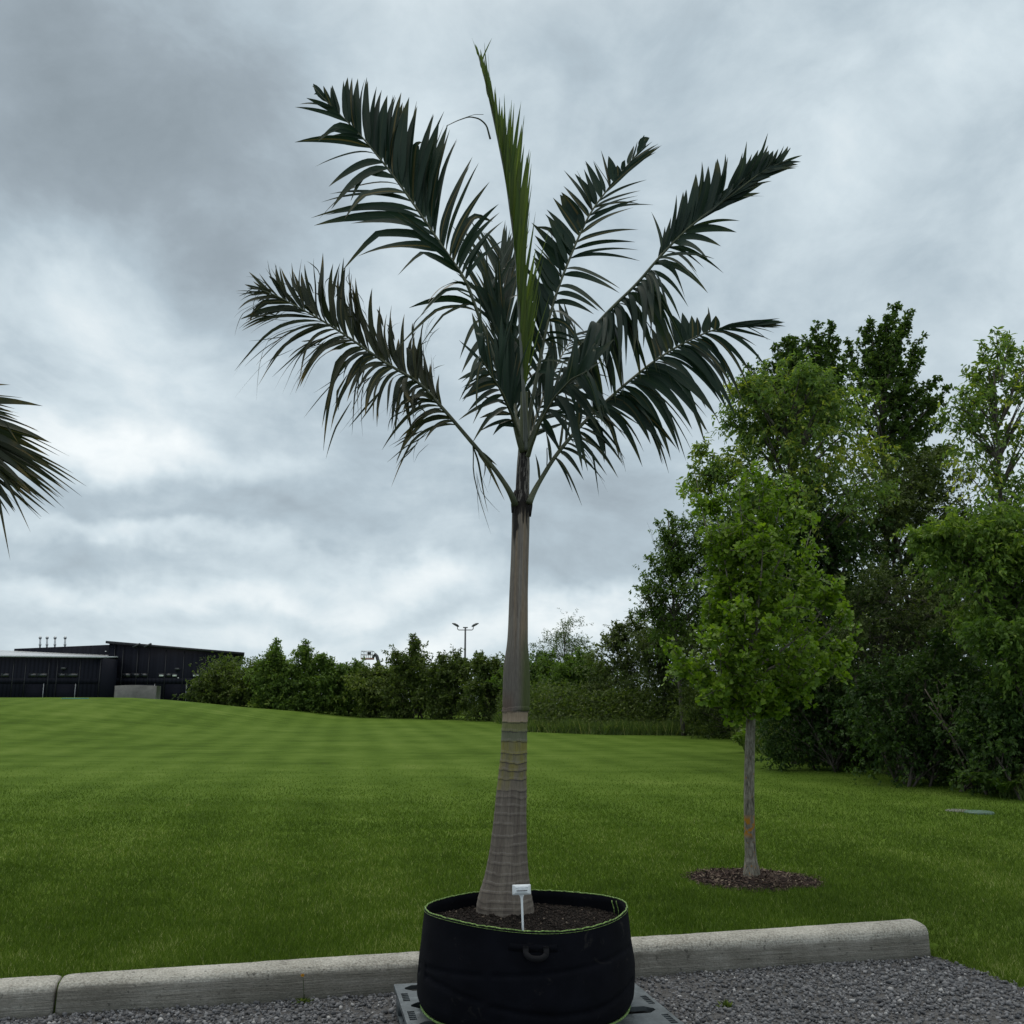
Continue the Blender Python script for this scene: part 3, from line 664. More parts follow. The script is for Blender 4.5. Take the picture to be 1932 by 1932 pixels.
mb.build('band', M['fabric'], hd)
mb = MB(); tt = np.linspace(0, 1, 22); ac = R(274.5)
pts = []; wv = []; nv = []
for t in tt:
    a = ac + R(5.0) * max(-1, min(1, 1.35 * (2 * t - 1))); sag = .105 * (1 - abs(2 * t - 1) ** 3); 
    pts.append(bagpt(a, .868 - sag * 1.0, .010 + .014 * math.sin(math.pi * t)))
for i in range(22):
    T = pts[min(i + 1, 21)] - pts[max(i - 1, 0)]; T /= np.linalg.norm(T); nn = np.array([math.cos(ac), math.sin(ac), 0.0]); w = np.cross(T, nn); w /= np.linalg.norm(w)
    wv.append(w * .0115); nv.append(nn)
ribbon(mb, pts, wv, .0022, nv); mb.build('loop', M['strap'], hd)
# soil
SZ = .492
rr = np.linspace(0, 1, 26); RR, AA = np.meshgrid(rr, np.linspace(0, 2 * np.pi, 90, endpoint=False), indexing='ij')
VX = BC[0] + RR * .462 * np.cos(AA); VY = BC[1] + RR * .44 * np.sin(AA)
def soil_z(x, y): return SZ + .03 * (fbm(x * 5, y * 5) - .5) + .02 * (fbm(x * 22, y * 22, 2) - .5) + .018 * sstep(.1, .45, x - BC[0]) * 0
so_ = npmesh('soil', np.stack([VX, VY, soil_z(VX, VY)], -1).reshape(-1, 3), grid_faces(26, 90, True), M['soil'], None, None, True)
tag(so_, 'dark crumbly potting soil inside the black planter', 'soil', kind='stuff')
n = 16000; rr = np.sqrt(rng.random(n)) * .455; aa = rng.random(n) * 2 * np.pi; X = BC[0] + rr * np.cos(aa); Y = BC[1] + .95 * rr * np.sin(aa)
o = stones('soil_clods', X, Y, soil_z(X, Y) + .001, .0016 + .0062 * rng.random(n) ** 3.5, M['clod'], tint=rng.random(n) ** 1.1)
tag(o, 'small clods and bark bits lying on the potting soil', 'soil', kind='stuff')
TX = at(954, 1700, 4.84)[0]
# ------------------------------------------------------------------ plant tag
TY = 4.30; tp = at(984, 1678.5, TY); kp = TY / FPX / ray(984, 1678)[1] 
root = empty('plant_tag', (tp[0], TY, SZ)); tag(root, 'white T-shaped plastic plant tag stuck in soil at planter front', 'plant tag')
def tagpt(px, py, dy=0.0): p = at(px, py, TY); p[1] += dy + .0; return p
rot = R(2.0)
def rounded(cx, cy, w, hh, r, k=4):
    out = []
    for (sx, sy, a0) in ((1, 1, 0), (-1, 1, 90), (-1, -1, 180), (1, -1, 270)):
        for q in range(k + 1):
            a = R(a0 + 90 * q / k); out.append((cx + sx * (w / 2 - r) + r * math.cos(a), cy + sy * (hh / 2 - r) + r * math.sin(a)))
    return out
sc = np.linalg.norm(tagpt(1001, 1678) - tagpt(967, 1678)) / 34
O = tagpt(984, 1678.5)
def T2(x, y, dy=0.0):   # tag-plane coordinates (picture units from its centre, y up) -> world, upright plate turned to the lot
    xr = x * math.cos(rot) - y * math.sin(rot); yr = x * math.sin(rot) + y * math.cos(rot)
    return O + np.array([xr * sc, dy - .04 * yr * sc, yr * sc])
def plate(mb, poly, y0, y1):
    k = len(poly); V = np.array([T2(x, y, y0) for x, y in poly] + [T2(x, y, y1) for x, y in poly]); c0 = V[:k].mean(0); c1 = V[k:].mean(0)
    V = np.vstack([V, c0, c1]); q = [[i, (i + 1) % k, k + (i + 1) % k, k + i] for i in range(k)]
    tr = [[2 * k, (i + 1) % k, i] for i in range(k)] + [[2 * k + 1, k + i, k + (i + 1) % k] for i in range(k)]
    mb.add(V, q, tr)
mb = MB(); plate(mb, rounded(0, 0, 35, 18.5, 1.6), -.001, .001); mb.build('plate', M['white'], root)
mb = MB()
st_p = [(-5.6, -9.0), (-3.6, -12), (-2.4, -16), (-2.2, -30), (-2.0, -84), (0, -92), (2.0, -84), (2.0, -30), (2.2, -16), (3.2, -12), (5.0, -9.0)]
L_ = [(-5.6, -9.0), (-3.6, -12), (-2.4, -16), (-2.2, -30), (-2.1, -60), (-2.0, -84), (-.3, -92)]; R_ = [(5.0, -9.0), (3.2, -12), (2.2, -16), (2.0, -30), (2.0, -60), (2.0, -84), (.3, -92)]
V = []
for a, b in zip(L_, R_): V += [T2(a[0], a[1], -.0009), T2(b[0], b[1], -.0009), T2(b[0], b[1], .0009), T2(a[0], a[1], .0009)]
mb.add(V, grid_faces(len(L_), 4, True)); mb.build('stake', M['white'], root)
mb = MB()
def dash(x0, x1, y, hh, off=-.0016): 
    P = [T2(x0, y - hh / 2, off), T2(x1, y - hh / 2, off), T2(x1, y + hh / 2, off), T2(x0, y + hh / 2, off)]; mb.add(P, [[0, 1, 2, 3]])
for (y, xa, xb, hh) in ((4.8, -7, 10, .6), (3.0, -11, 13, .8), (1.2, -2, 4, .5)):
    x = xa
    while x < xb:
        w = .5 + rng.random() * .8; dash(x, min(x + w, xb), y, hh * (.8 + .4 * rng.random())); x += w + .3 + (.9 if rng.random() < .18 else 0)
mb.build('small_print', M['inkgrey'], root)
mb = MB(); x = -9.6
while x < 11:
    w = .25 + rng.random() * .5; dash(x, x + w, -1.7, 2.2); x += w + .16 + rng.random() * .28
mb.build('barcode', M['ink'], root)

# ------------------------------------------------------------------ the palm
PY = 4.9
prof = [  # picture y, left x, right x
    (1737, 903, 1003), (1729, 898, 1008), (1718, 897.5, 1008.5), (1708, 899, 1006.5), (1694, 901.5, 1004), (1679, 905.6, 1001.5), (1664, 911, 999), (1649, 915, 997.5), (1620, 921, 995), (1597, 925, 994), (1547, 931.5, 993), (1500, 936, 993.5), (1480, 938.5, 993.5), (1460, 940.5, 993.5),
    (1421, 945, 994), (1380, 946.5, 994.5), (1346, 948.5, 995.5), (1341, 948.5, 996), (1339, 948, 999), (1320, 948, 999.5), (1298, 948.5, 1000), (1272, 949, 1000), (1250, 951, 999), (1237, 953, 997.5), (1215, 956.5, 996), (1186, 958.5, 996), (1118, 961, 996),
    (1049, 964, 997.5), (998, 965.5, 999), (965, 966, 999.5), (949, 966.5, 1000)]
prof = np.array(prof, float)
def prof_world(P):
    out = []
    for y, l, r in P:
        a = at(l, y, PY); b = at(r, y, PY); out.append((a[2], (a[0] + b[0]) / 2, (b[0] - a[0]) / 2))
    return np.array(out)[::1]
pw = prof_world(prof); pw = pw[np.argsort(pw[:, 0])]
palm = empty('palm_tree', (TX, PY, SZ)); tag(palm, 'tall bottle-trunked palm with feathery dark fronds, planted in the black planter', 'palm')
nz = 720; na = 110
zs = np.linspace(pw[0, 0], pw[-1, 0], nz); cx = np.interp(zs, pw[:, 0], pw[:, 1]); rr0 = np.interp(zs, pw[:, 0], pw[:, 2])
k = np.ones(23) / 23; rs = np.convolve(np.pad(rr0, 11, 'reflect', reflect_type='odd'), k, 'valid'); rs[:14] *= np.linspace(.93, 1, 14)
AA = np.linspace(0, 2 * np.pi, na, endpoint=False); ZZ, A2 = np.meshgrid(zs, AA, indexing='ij'); RRr = np.repeat(rs[:, None], na, 1)
ringy = [1342, 1362, 1379, 1397, 1419, 1437, 1451, 1467, 1488, 1502, 1519, 1536, 1554, 1574, 1591, 1608, 1626, 1644, 1661, 1677, 1694, 1707, 1719]
ringz = np.array([at(970, y, PY)[2] for y in ringy])
wob = .015 * (fbm(np.cos(A2) * 1.6 + 4, np.sin(A2) * 1.6, ZZ * 11) - .5) * 2
Zw = ZZ + wob * .9
disp = np.zeros_like(ZZ); line = np.zeros_like(ZZ); band = np.zeros_like(ZZ)
for i, rz in enumerate(ringz):
    amp = .0026 if i < 10 else .0016
    d = Zw - rz
    disp += amp * np.exp(-(np.maximum(d, 0) / .012) ** 2) * (d > 0) * .4 + amp * np.exp(-(np.minimum(d, 0) / .005) ** 2) * (d <= 0)
    line = np.maximum(line, np.exp(-((d + .004) / .0020) ** 2) * sstep(.25, .5, fbm(np.cos(A2) * 2.2 + i * 7, np.sin(A2) * 2.2, 3.0))); band += (Zw > rz)
topz = ringz[0]
low = ZZ < topz
disp = np.where(low, disp, 0)
disp += .0022 * (fbm(np.cos(A2) * 16, np.sin(A2) * 16, ZZ * 14) - .5) * low + .0012 * (fbm(np.cos(A2) * 9, np.sin(A2) * 9, ZZ * 2) - .5)
disp += np.where((Zw > topz) & (Zw < topz + .02), .004, 0)
RA = RRr + disp
V = np.stack([cx[:, None] + RA * np.cos(A2), PY + RA * np.sin(A2), ZZ], -1)
# colours
nA = fbm(np.cos(A2) * 2.5 + 3, np.sin(A2) * 2.5, ZZ * 1.4, 5); nB = fbm(np.cos(A2) * 8, np.sin(A2) * 8, ZZ * 4, 4); nS = fbm(A2 * 14, ZZ * 1.5, 3)
grey = np.array([.108, .090, .074]); greyl = np.array([.165, .142, .118]); C = grey + (greyl - grey) * np.clip((nB - .3) * 2, 0, 1)[..., None]
def mixc(C, c, f): f = np.clip(f, 0, 1)[..., None]; return C * (1 - f) + np.array(c) * f
C = mixc(C, (.075, .060, .055), (.5 - fbm(np.cos(A2) * 14, np.sin(A2) * 14, ZZ * 5)) * 1.8)
# upper rings: green / yellow / tan bands
bi = band.astype(int)    # 23 above all
seg = {22: (.27, .21, .145), 21: (.13, .135, .05), 20: (.11, .12, .075), 19: (.16, .15, .07), 18: (.15, .145, .075), 17: (.14, .12, .08), 16: (.14, .125, .085), 15: (.15, .13, .10)}
for b_, c in seg.items():
    f = (bi == b_) * (.85 if b_ > 18 else .6); C = mixc(C, c, f)
ye = ((bi == 19) | (bi == 18) | (bi == 17) | (bi == 16) | (bi == 15)) * sstep(.42, .62, fbm(np.cos(A2) * 1.5 + bi * 3.1, np.sin(A2) * 1.5, ZZ * 3, 3))
C = mixc(C, (.19, .17, .025), ye * .6)
C = mixc(C, (.035, .030, .034), line * low * np.where(bi > 13, .9, .30))
C = mixc(C, (.22, .20, .175), np.roll(line, 4, 0) * low * np.where(bi > 13, .45, .75))
# crownshaft
sh = ZZ >= topz
ct = np.array([.185, .165, .145]) + (np.array([.115, .098, .085]) - np.array([.185, .165, .145])) * np.clip((nS - .35) * 2.5, 0, 1)[..., None]
ct = mixc(ct, (.20, .145, .095), np.clip((nA - .5) * 4, 0, .7)); ct = mixc(ct, (.06, .045, .04), np.clip((nB - .63) * 7, 0, .6))
zb = at(970, 1255, PY)[2]; zb2 = at(970, 1175, PY)[2]
lower = 1 - sstep(zb, zb2, ZZ)
ct = mixc(ct, (.088, .080, .070), lower * .8)
ct = mixc(ct, (.050, .066, .018), lower * sstep(-.05, .75, np.cos(A2) + .5 * (fbm(A2 * 2, ZZ * 4, 5) - .5)) * .9)
ct = mixc(ct, (.10, .06, .045), lower * (1 - sstep(topz + .03, topz + .13, ZZ)) * sstep(.1, -.5, np.cos(A2)) * .5)
zk = at(985, 1000, PY)[2]
blk = sstep(zk - .03, zk + .05, ZZ + .30 * (fbm(A2 * 5, ZZ * 2.5, 2) - .5)) * sstep(.40, .46, fbm(A2 * 4, ZZ * 7, 7) + .35 * sstep(zk + .06, zk + .13, ZZ))
ct = ct * np.array([1.10, 1.10, 1.08]); ct = mixc(ct, (.012, .010, .009), blk * .95)
C = np.where(sh[..., None], ct, C)
npmesh('trunk', V.reshape(-1, 3), grid_faces(nz, na, True), M['vcol'], palm, C.reshape(-1, 3), True)
# torn sheath above
prof2 = np.array([(960, 968, 999), (947, 969, 999), (930, 972, 999), (913, 973, 999), (880, 975, 999.5), (861, 976.5, 999), (840, 978, 998), (800, 980, 997), (740, 982.5, 996)], float)
pw2 = prof_world(prof2); pw2 = pw2[np.argsort(pw2[:, 0])]
zs = np.linspace(pw2[0, 0], pw2[-1, 0], 220); cx = np.interp(zs, pw2[:, 0], pw2[:, 1]); rs = np.interp(zs, pw2[:, 0], pw2[:, 2])
AA = np.linspace(0, 2 * np.pi, 70, endpoint=False); ZZ, A2 = np.meshgrid(zs, AA, indexing='ij')
RA = rs[:, None] * (1 + .10 * (fbm(np.cos(A2) * 2, np.sin(A2) * 2, ZZ * 5) - .5))
V = np.stack([cx[:, None] + RA * np.cos(A2), PY + RA * np.sin(A2), ZZ], -1)
C = np.zeros(V.shape) + np.array([.19, .175, .15]); z8 = at(985, 850, PY)[2]
up_ = sstep(z8 - .03, z8 + .06, ZZ); C = mixc(C, (.11, .12, .07), up_)
f = sstep(.40, .46, fbm(A2 * 2.2, ZZ * 5, 9)) * (1 - up_); C = mixc(C, (.010, .008, .008), f * .95)
C = mixc(C, (.22, .20, .18), (fbm(A2 * 8, ZZ * 18, 4) > .62) * (1 - up_) * .6)
npmesh('crownshaft', V.reshape(-1, 3), grid_faces(220, 70, True), M['vcol'], palm, C.reshape(-1, 3), True)
# dark torn collar where the lowest petioles join
mb = MB()
def P3(px, py, Y=PY): return at(px, py, Y)
for pts, w in (([(967, 968, 4.86), (968, 952, 4.85), (969, 938, 4.85), (973, 926, 4.87)], .012), ([(1000, 975, 4.87), (1001, 955, 4.855), (1003, 936, 4.85)], .011)):
    mb.tube([P3(*p) for p in pts], w * np.array([.5] + [1] * (len(pts) - 2) + [.6]), 8)
mb.build('torn_sheath', mat('black_fibre', (.010, .008, .008), .8, bump=lambda N, oc: (N.noise(oc, 90, 4, .7), .8, .01)), palm, True)

def catmull(P, n):
    P = np.asarray(P, float); d = np.r_[0, np.cumsum(np.linalg.norm(np.diff(P, axis=0), axis=1))]; d /= d[-1]
    t = np.linspace(0, 1, n); out = np.stack([np.interp(t, d, P[:, i]) for i in range(P.shape[1])], -1)
    k = max(3, n // 14) | 1; ke = np.ones(k) / k; pad = k // 2
    sm = np.stack([np.convolve(np.pad(out[:, i], pad, 'reflect', reflect_type='odd'), ke, 'valid') for i in range(out.shape[1])], -1)
    return sm
def leaflet(acc, p0, p2, fwd, width, nrm, bend=.25, sag=.0, tint=0, fold=.25, prof=0, kink=None, wav=0, start=.0):
    """blade from p0 to p2 leaving along fwd; nrm roughly the face direction"""
    L = np.linalg.norm(p2 - p0); n = 11
    p1 = p0 + fwd * L * bend + (p2 - p0) * .30 + np.array([0, 0, sag * L])
    t = np.linspace(0, 1, n)[:, None]
    P = (1 - t) ** 2 * p0 + 2 * t * (1 - t) * p1 + t ** 2 * p2
    if kink is not None:
        kt, kd = kink; P = P + np.maximum(0, t - kt) ** 1.2 * kd * L
    T = np.gradient(P, axis=0); T = unit(T)
    S = unit(np.cross(T, nrm)); Nn = np.cross(S, T)
    s = t[:, 0]
    w = width * (np.clip(s / .25, 0, 1) ** .6) * np.clip(1 - ((s - .38) / .62).clip(0, 1) ** 2.1, .02, 1)
    w[0] = width * .16; w[-1] = .0006
    if wav: P = P + Nn * (np.sin(s * 7 + rng.random() * 6) * wav * L)[:, None]
    Vv = np.stack([P + S * (w / 2)[:, None] * math.cos(fold) + Nn * (w / 2 * math.sin(fold))[:, None],
                   P, P - S * (w / 2)[:, None] * math.cos(fold) + Nn * (w / 2 * math.sin(fold))[:, None]], 1)
    F = grid_faces(n, 3)
    C = np.zeros((n, 3, 3)); C[..., 0] = tint; C[:, 0, 1] = 1; C[:, 2, 1] = 1; C[..., 2] = s[:, None]
    acc.add(Vv.reshape(-1, 3), F); acc.C[-1] = C.reshape(-1, 3)
def frond(parent, rach, YD, sides, mt, r0=.011, width=.045, dens=34, lmid=None, ragged=0, nrm=(0, -1, .25), label=None, pmat='petiole', bendk=.25, t0=None, wjit=.25, foldr=.5, kinkp=.2, conv=None):
    """rach: list of (px,py,Y). sides: list of dict(keys=[(rx,ry, tx,ty, dY)...]) leaflets interpolated between key leaflets"""
    R3 = np.array([at(*p) for p in rach]); C3 = catmull(R3, 90)
    fr = empty('frond', C3[0]); fr.parent = parent; fr.location = Vector(fr.location) - Vector(parent.location)
    if label: fr['label'] = label
    mb = MB(); ln = len(C3); rad = np.interp(np.linspace(0, 1, ln), [0, .08, .3, .8, 1], [r0 * 1.6, r0 * 1.05, r0 * .8, r0 * .4, r0 * .18]); mb.tube(C3, rad, 8)
    mb.build('midrib', M[pmat], fr, True)
    acc = MB(); T = unit(np.gradient(C3, axis=0)); nr0 = unit(np.array(nrm, float))
    RP = np.array([[HALF + FPX * 0, 0]])
    def topix(p):
        v = p - np.array([0, 0, CAM_H]); zc = v[1] * cP + v[2] * sP; yc = -v[1] * sP + v[2] * cP; return np.array([HALF + FPX * v[0] / zc, HALF - FPX * yc / zc])
    CP = np.array([topix(p) for p in C3])
    for sd_ in sides:
        ks = sd_['keys']; kt = []
        for (rx, ry, tx, ty, dY) in ks:
            i = int(np.argmin(np.hypot(CP[:, 0] - rx, CP[:, 1] - ry))); kt.append(i / (ln - 1))
        kt = np.array(kt); o = np.argsort(kt); kt = kt[o]; kk = np.array([k for k in ks])[o]
        off = kk[:, 2:4] - np.array([CP[int(round(t * (ln - 1)))] for t in kt])
        n = sd_.get('n', dens); ts = np.linspace(kt[0], kt[-1], n); gj = 0; gl_ = 0
        for q, t in enumerate(ts):
            t = min(max(t + rng.normal(0, .003), 0), 1); f = t * (ln - 1); i = int(f); j = min(i + 1, ln - 1); p0 = C3[i] * (1 - (f - i)) + C3[j] * (f - i)
            ox = np.interp(t, kt, off[:, 0]); oy = np.interp(t, kt, off[:, 1]); dY = np.interp(t, kt, kk[:, 4])
            jl = 1 + rng.normal(0, sd_.get('jl', .06)); ja = rng.normal(0, sd_.get('ja', .05))
            if gl_ <= 0: gj = rng.normal(0, sd_.get('bunch', .0)); gl_ = rng.integers(2, 5)
            gl_ -= 1; ja += gj
            ox, oy = jl * (ox * math.cos(ja) - oy * math.sin(ja)), jl * (ox * math.sin(ja) + oy * math.cos(ja))
            pp = topix(p0) + np.array([ox, oy]); p2 = at(pp[0], pp[1], p0[1] + dY + rng.normal(0, .02))
            nv = unit(nr0 + rng.normal(0, foldr * .8, 3)); wd = .84 * width * sd_.get('w', 1) * (1 + rng.normal(0, wjit)) * (.55 + .45 * math.sin(math.pi * min(1, .12 + .95 * (t - kt[0]) / (kt[-1] - kt[0] + 1e-6) * .93)))
            kink = None
            if rng.random() < sd_.get('kink', kinkp): kink = (.45 + .3 * rng.random(), np.array([rng.normal(0, .25), rng.normal(0, .2), -.5 - .8 * rng.random()]))
            tint = rng.random()
            if rng.random() < .22:
                leaflet(acc, p0, p2 + rng.normal(0, .05, 3), T[i], wd * .5, unit(nv + rng.normal(0, .3, 3)), sd_.get('bend', bendk), sd_.get('sag', .02), rng.random(), .2, wav=.008)
                wd = wd * .62
            leaflet(acc, p0, p2, T[i], wd, nv, sd_.get('bend', bendk), sd_.get('sag', .02), tint, rng.uniform(.05, foldr), kink=kink, wav=.006 * (1 + 2 * ragged))
            if ragged:
                for z in range(int(rng.integers(0, 3) * ragged + .5)):
                    s0 = .25 + .4 * rng.random(); b = p0 * (1 - s0) + p2 * s0
                    e = b + (p2 - p0) * (.22 + .3 * rng.random()) + rng.normal(0, .035, 3) + np.array([0, 0, -.05 * rng.random()])
                    leaflet(acc, b, e, unit(p2 - p0), wd * rng.uniform(.12, .35), nv, .3, 0, rng.random(), .2, kink=(.5, np.array([rng.normal(0, .35), rng.normal(0, .3), -.5 * rng.random()])))
    acc.build('leaflets', M[mt], fr, False, True)
    return fr
def Cc(ox, oy, x, y): return ((ox + x * .6211) / 2.1201, (oy + y * .6211) / 2.1201)
c1 = lambda x, y: Cc(900, 100, x, y)
c2 = lambda x, y: Cc(2000, 500, x, y)
c3 = lambda x, y: Cc(900, 950, x, y)
def K(c, a, b, x, y, dY): return c(a, b) + c(x, y) + (dY,)
def addY(pts, y0, y1, pw=1.0):
    n = len(pts); return [(p[0], p[1], y0 + (y1 - y0) * (i / (n - 1)) ** pw) for i, p in enumerate(pts)]

# upper left frond
r1 = [(986, 852), (981, 838), (964, 770), (946, 717), (923, 650), (905, 600), (893, 569), (881, 531), (843, 478), (782, 387), (744, 334), (703, 282), (667, 240), (635, 211), (612, 188), (590, 162)]
frond(palm, addY(r1, 4.86, 4.35), 0, [
    dict(n=40, w=1.55, bunch=.03, jl=.05, ja=.03, bend=.12, kink=.04, keys=[K(c1, 1560, 1650, 1840, 1380, .1), K(c1, 1500, 1590, 1810, 1250, .1), K(c1, 1430, 1470, 1700, 915, .1), K(c1, 1380, 1380, 1560, 810, .08), K(c1, 1330, 1300, 1445, 665, .08), K(c1, 1250, 1190, 1310, 580, .06), K(c1, 1160, 1080, 1190, 520, .05), K(c1, 1090, 980, 1120, 455, .05), K(c1, 990, 850, 1020, 430, .04), K(c1, 900, 750, 920, 345, .03), K(c1, 850, 700, 845, 320, .03), K(c1, 800, 650, 760, 360, .02), K(c1, 730, 580, 680, 398, .02), K(c1, 680, 530, 615, 395, .02), K(c1, 640, 480, 560, 377, 0)]),
    dict(n=27, w=1.15, jl=.16, ja=.12, bunch=.26, bend=.16, sag=.04, kink=.3, keys=[K(c1, 1620, 1850, 1150, 1850, -.25), K(c1, 1560, 1650, 1260, 1700, -.3), K(c1, 1430, 1480, 850, 1500, -.25), K(c1, 1380, 1380, 790, 1330, -.25), K(c1, 1270, 1240, 640, 1320, -.22), K(c1, 1220, 1160, 670, 1190, -.2), K(c1, 1090, 980, 620, 1060, -.18), K(c1, 1000, 880, 590, 945, -.15), K(c1, 950, 800, 510, 650, -.12), K(c1, 880, 730, 510, 700, -.1), K(c1, 800, 640, 492, 570, -.08), K(c1, 740, 570, 500, 530, -.05), K(c1, 690, 520, 512, 490, -.03), K(c1, 660, 490, 525, 425, 0)]),
    dict(n=7, w=.9, jl=.15, ja=.2, bend=.1, kink=.3, keys=[(964, 770, 905, 712, -.1), (935, 680, 878, 720, -.15), (905, 600, 880, 690, -.2), (893, 569, 775, 588, -.2)])],
    'palm_leaf', .012, .046, nrm=(-.15, -1, -.1), pmat='petiole')
# lower left frond, worn
r6 = [(972, 952), (968, 937), (940, 893), (893, 838), (843, 779), (790, 720), (732, 688), (673, 647), (630, 618), (589, 594), (541, 568), (506, 550), (475, 543)]
frond(palm, addY(r6, 4.84, 4.40), 0, [
    dict(n=54, w=1.2, jl=.17, ja=.11, bunch=.12, bend=.15, kink=.12, keys=[K(c3, 1400, 1100, 1330, 820, .1), K(c3, 1250, 930, 1240, 580, .1), K(c3, 1150, 870, 1150, 570, .1), K(c3, 1050, 820, 1060, 480, .08), K(c3, 950, 750, 970, 290, .08), K(c3, 870, 690, 870, 330, .08), K(c3, 780, 640, 760, 190, .05), K(c3, 700, 580, 620, 205, .05), K(c3, 620, 530, 560, 215, .04), K(c3, 560, 500, 440, 180, .04), K(c3, 470, 450, 380, 175, .03), K(c3, 400, 410, 280, 190, .02), K(c3, 330, 375, 200, 260, .01), K(c3, 280, 350, 160, 290, 0), K(c3, 230, 340, 140, 340, 0)]),
    dict(n=56, w=1.0, jl=.20, ja=.13, bunch=.18, bend=.25, sag=.04, kink=.25, keys=[K(c3, 1500, 1220, 1130, 1290, -.2), K(c3, 1400, 1100, 1180, 1440, -.15), K(c3, 1330, 1060, 1110, 1140, -.2), K(c3, 1230, 930, 1180, 1200, -.15), K(c3, 1150, 880, 1070, 1160, -.15), K(c3, 1100, 850, 850, 1170, -.2), K(c3, 1000, 790, 740, 1150, -.18), K(c3, 900, 720, 590, 1140, -.18), K(c3, 850, 680, 540, 1050, -.15), K(c3, 780, 640, 360, 980, -.15), K(c3, 740, 610, 300, 880, -.12), K(c3, 680, 580, 250, 750, -.1), K(c3, 560, 520, 130, 575, -.08), K(c3, 450, 450, 140, 500, -.05), K(c3, 350, 390, 135, 440, -.03), K(c3, 280, 350, 140, 390, 0)]),
    dict(n=4, w=.9, jl=.1, ja=.1, bend=.1, kink=.2, keys=[(893, 838, 905, 965, -.05), (905, 850, 945, 880, 0.05)])],
    'palm_worn', .012, .034, ragged=1.3, nrm=(-.1, -1, -.05), label='lower left frond, worn and shredded with yellow tips', kinkp=.2, foldr=.7)
# young spear
r2 = [(993, 850), (990, 780), (986, 700), (980, 600), (976, 520), (970, 450), (955, 340), (941, 270), (925, 195), (910, 130), (897, 86)]
frond(palm, addY(r2, 4.85, 4.85), 0, [
    dict(n=36, w=.92, jl=.06, ja=.012, bend=.05, kink=0, keys=[(988, 740, 1016, 560, .03), (984, 650, 1014, 470, .03), (980, 600, 1004, 390, .03), (975, 520, 999, 300, .03), (970, 450, 994, 262, .03), (964, 400, 978, 195, .02), (956, 350, 960, 190, .02), (948, 300, 950, 200, .02), (938, 250, 930, 150, .01), (920, 180, 913, 110, .01), (905, 110, 897, 84, 0)]),
    dict(n=30, w=.8, jl=.05, ja=.015, bend=.05, kink=0, keys=[(988, 740, 1000, 600, -.03), (980, 600, 990, 430, -.03), (970, 450, 976, 300, -.03), (955, 350, 950, 230, -.02), (938, 250, 925, 150, -.01), (905, 110, 900, 90, 0)])],
    'palm_spear', .010, .036, nrm=(.35, -1, 0), label='upright young spear frond, half opened, yellow green', pmat='petiole2', foldr=.3)
# right inner frond
r3 = [(992, 852), (996, 800), (1014, 705), (1031, 617), (1052, 546), (1072, 494), (1093, 444), (1116, 397), (1143, 362), (1172, 324), (1201, 294), (1219, 258)]
frond(palm, addY(r3, 4.9, 5.15), 0, [
    dict(n=34, w=1.75, bunch=.04, jl=.07, ja=.05, bend=.06, kink=.06, keys=[K(c2, 250, 1600, 60, 1300, 0), K(c2, 290, 1350, 130, 1030, 0), K(c2, 340, 1150, 190, 890, 0), K(c2, 390, 1000, 235, 760, 0), K(c2, 430, 900, 235, 640, 0), K(c2, 480, 770, 300, 520, 0), K(c2, 520, 690, 350, 430, 0), K(c2, 570, 590, 400, 370, 0), K(c2, 610, 510, 455, 300, 0), K(c2, 620, 490, 530, 160, 0), K(c2, 670, 430, 620, 240, 0), K(c2, 700, 400, 655, 145, 0), K(c2, 760, 320, 760, 265, 0), K(c2, 850, 230, 900, 90, 0), K(c2, 900, 150, 948, 55, 0)]),
    dict(n=26, w=.85, jl=.06, ja=.05, bend=.16, sag=.03, kink=.08, keys=[K(c2, 250, 1600, 480, 1700, -.2), K(c2, 280, 1400, 520, 1420, -.2), K(c2, 320, 1200, 560, 1370, -.2), K(c2, 340, 1160, 590, 1240, -.2), K(c2, 370, 1080, 650, 1230, -.2), K(c2, 400, 1010, 710, 1150, -.18), K(c2, 420, 950, 790, 1060, -.15), K(c2, 430, 910, 840, 990, -.15), K(c2, 450, 880, 895, 880, -.12), K(c2, 470, 830, 900, 778, -.1), K(c2, 500, 760, 915, 650, -.1), K(c2, 540, 680, 865, 485, -.08), K(c2, 570, 600, 890, 455, -.05), K(c2, 620, 510, 985, 380, -.04), K(c2, 680, 430, 1005, 180, -.02), K(c2, 780, 310, 1010, 150, 0), K(c2, 850, 220, 985, 110, 0)])],
    'palm_leaf', .012, .046, nrm=(.1, -1, -.05))
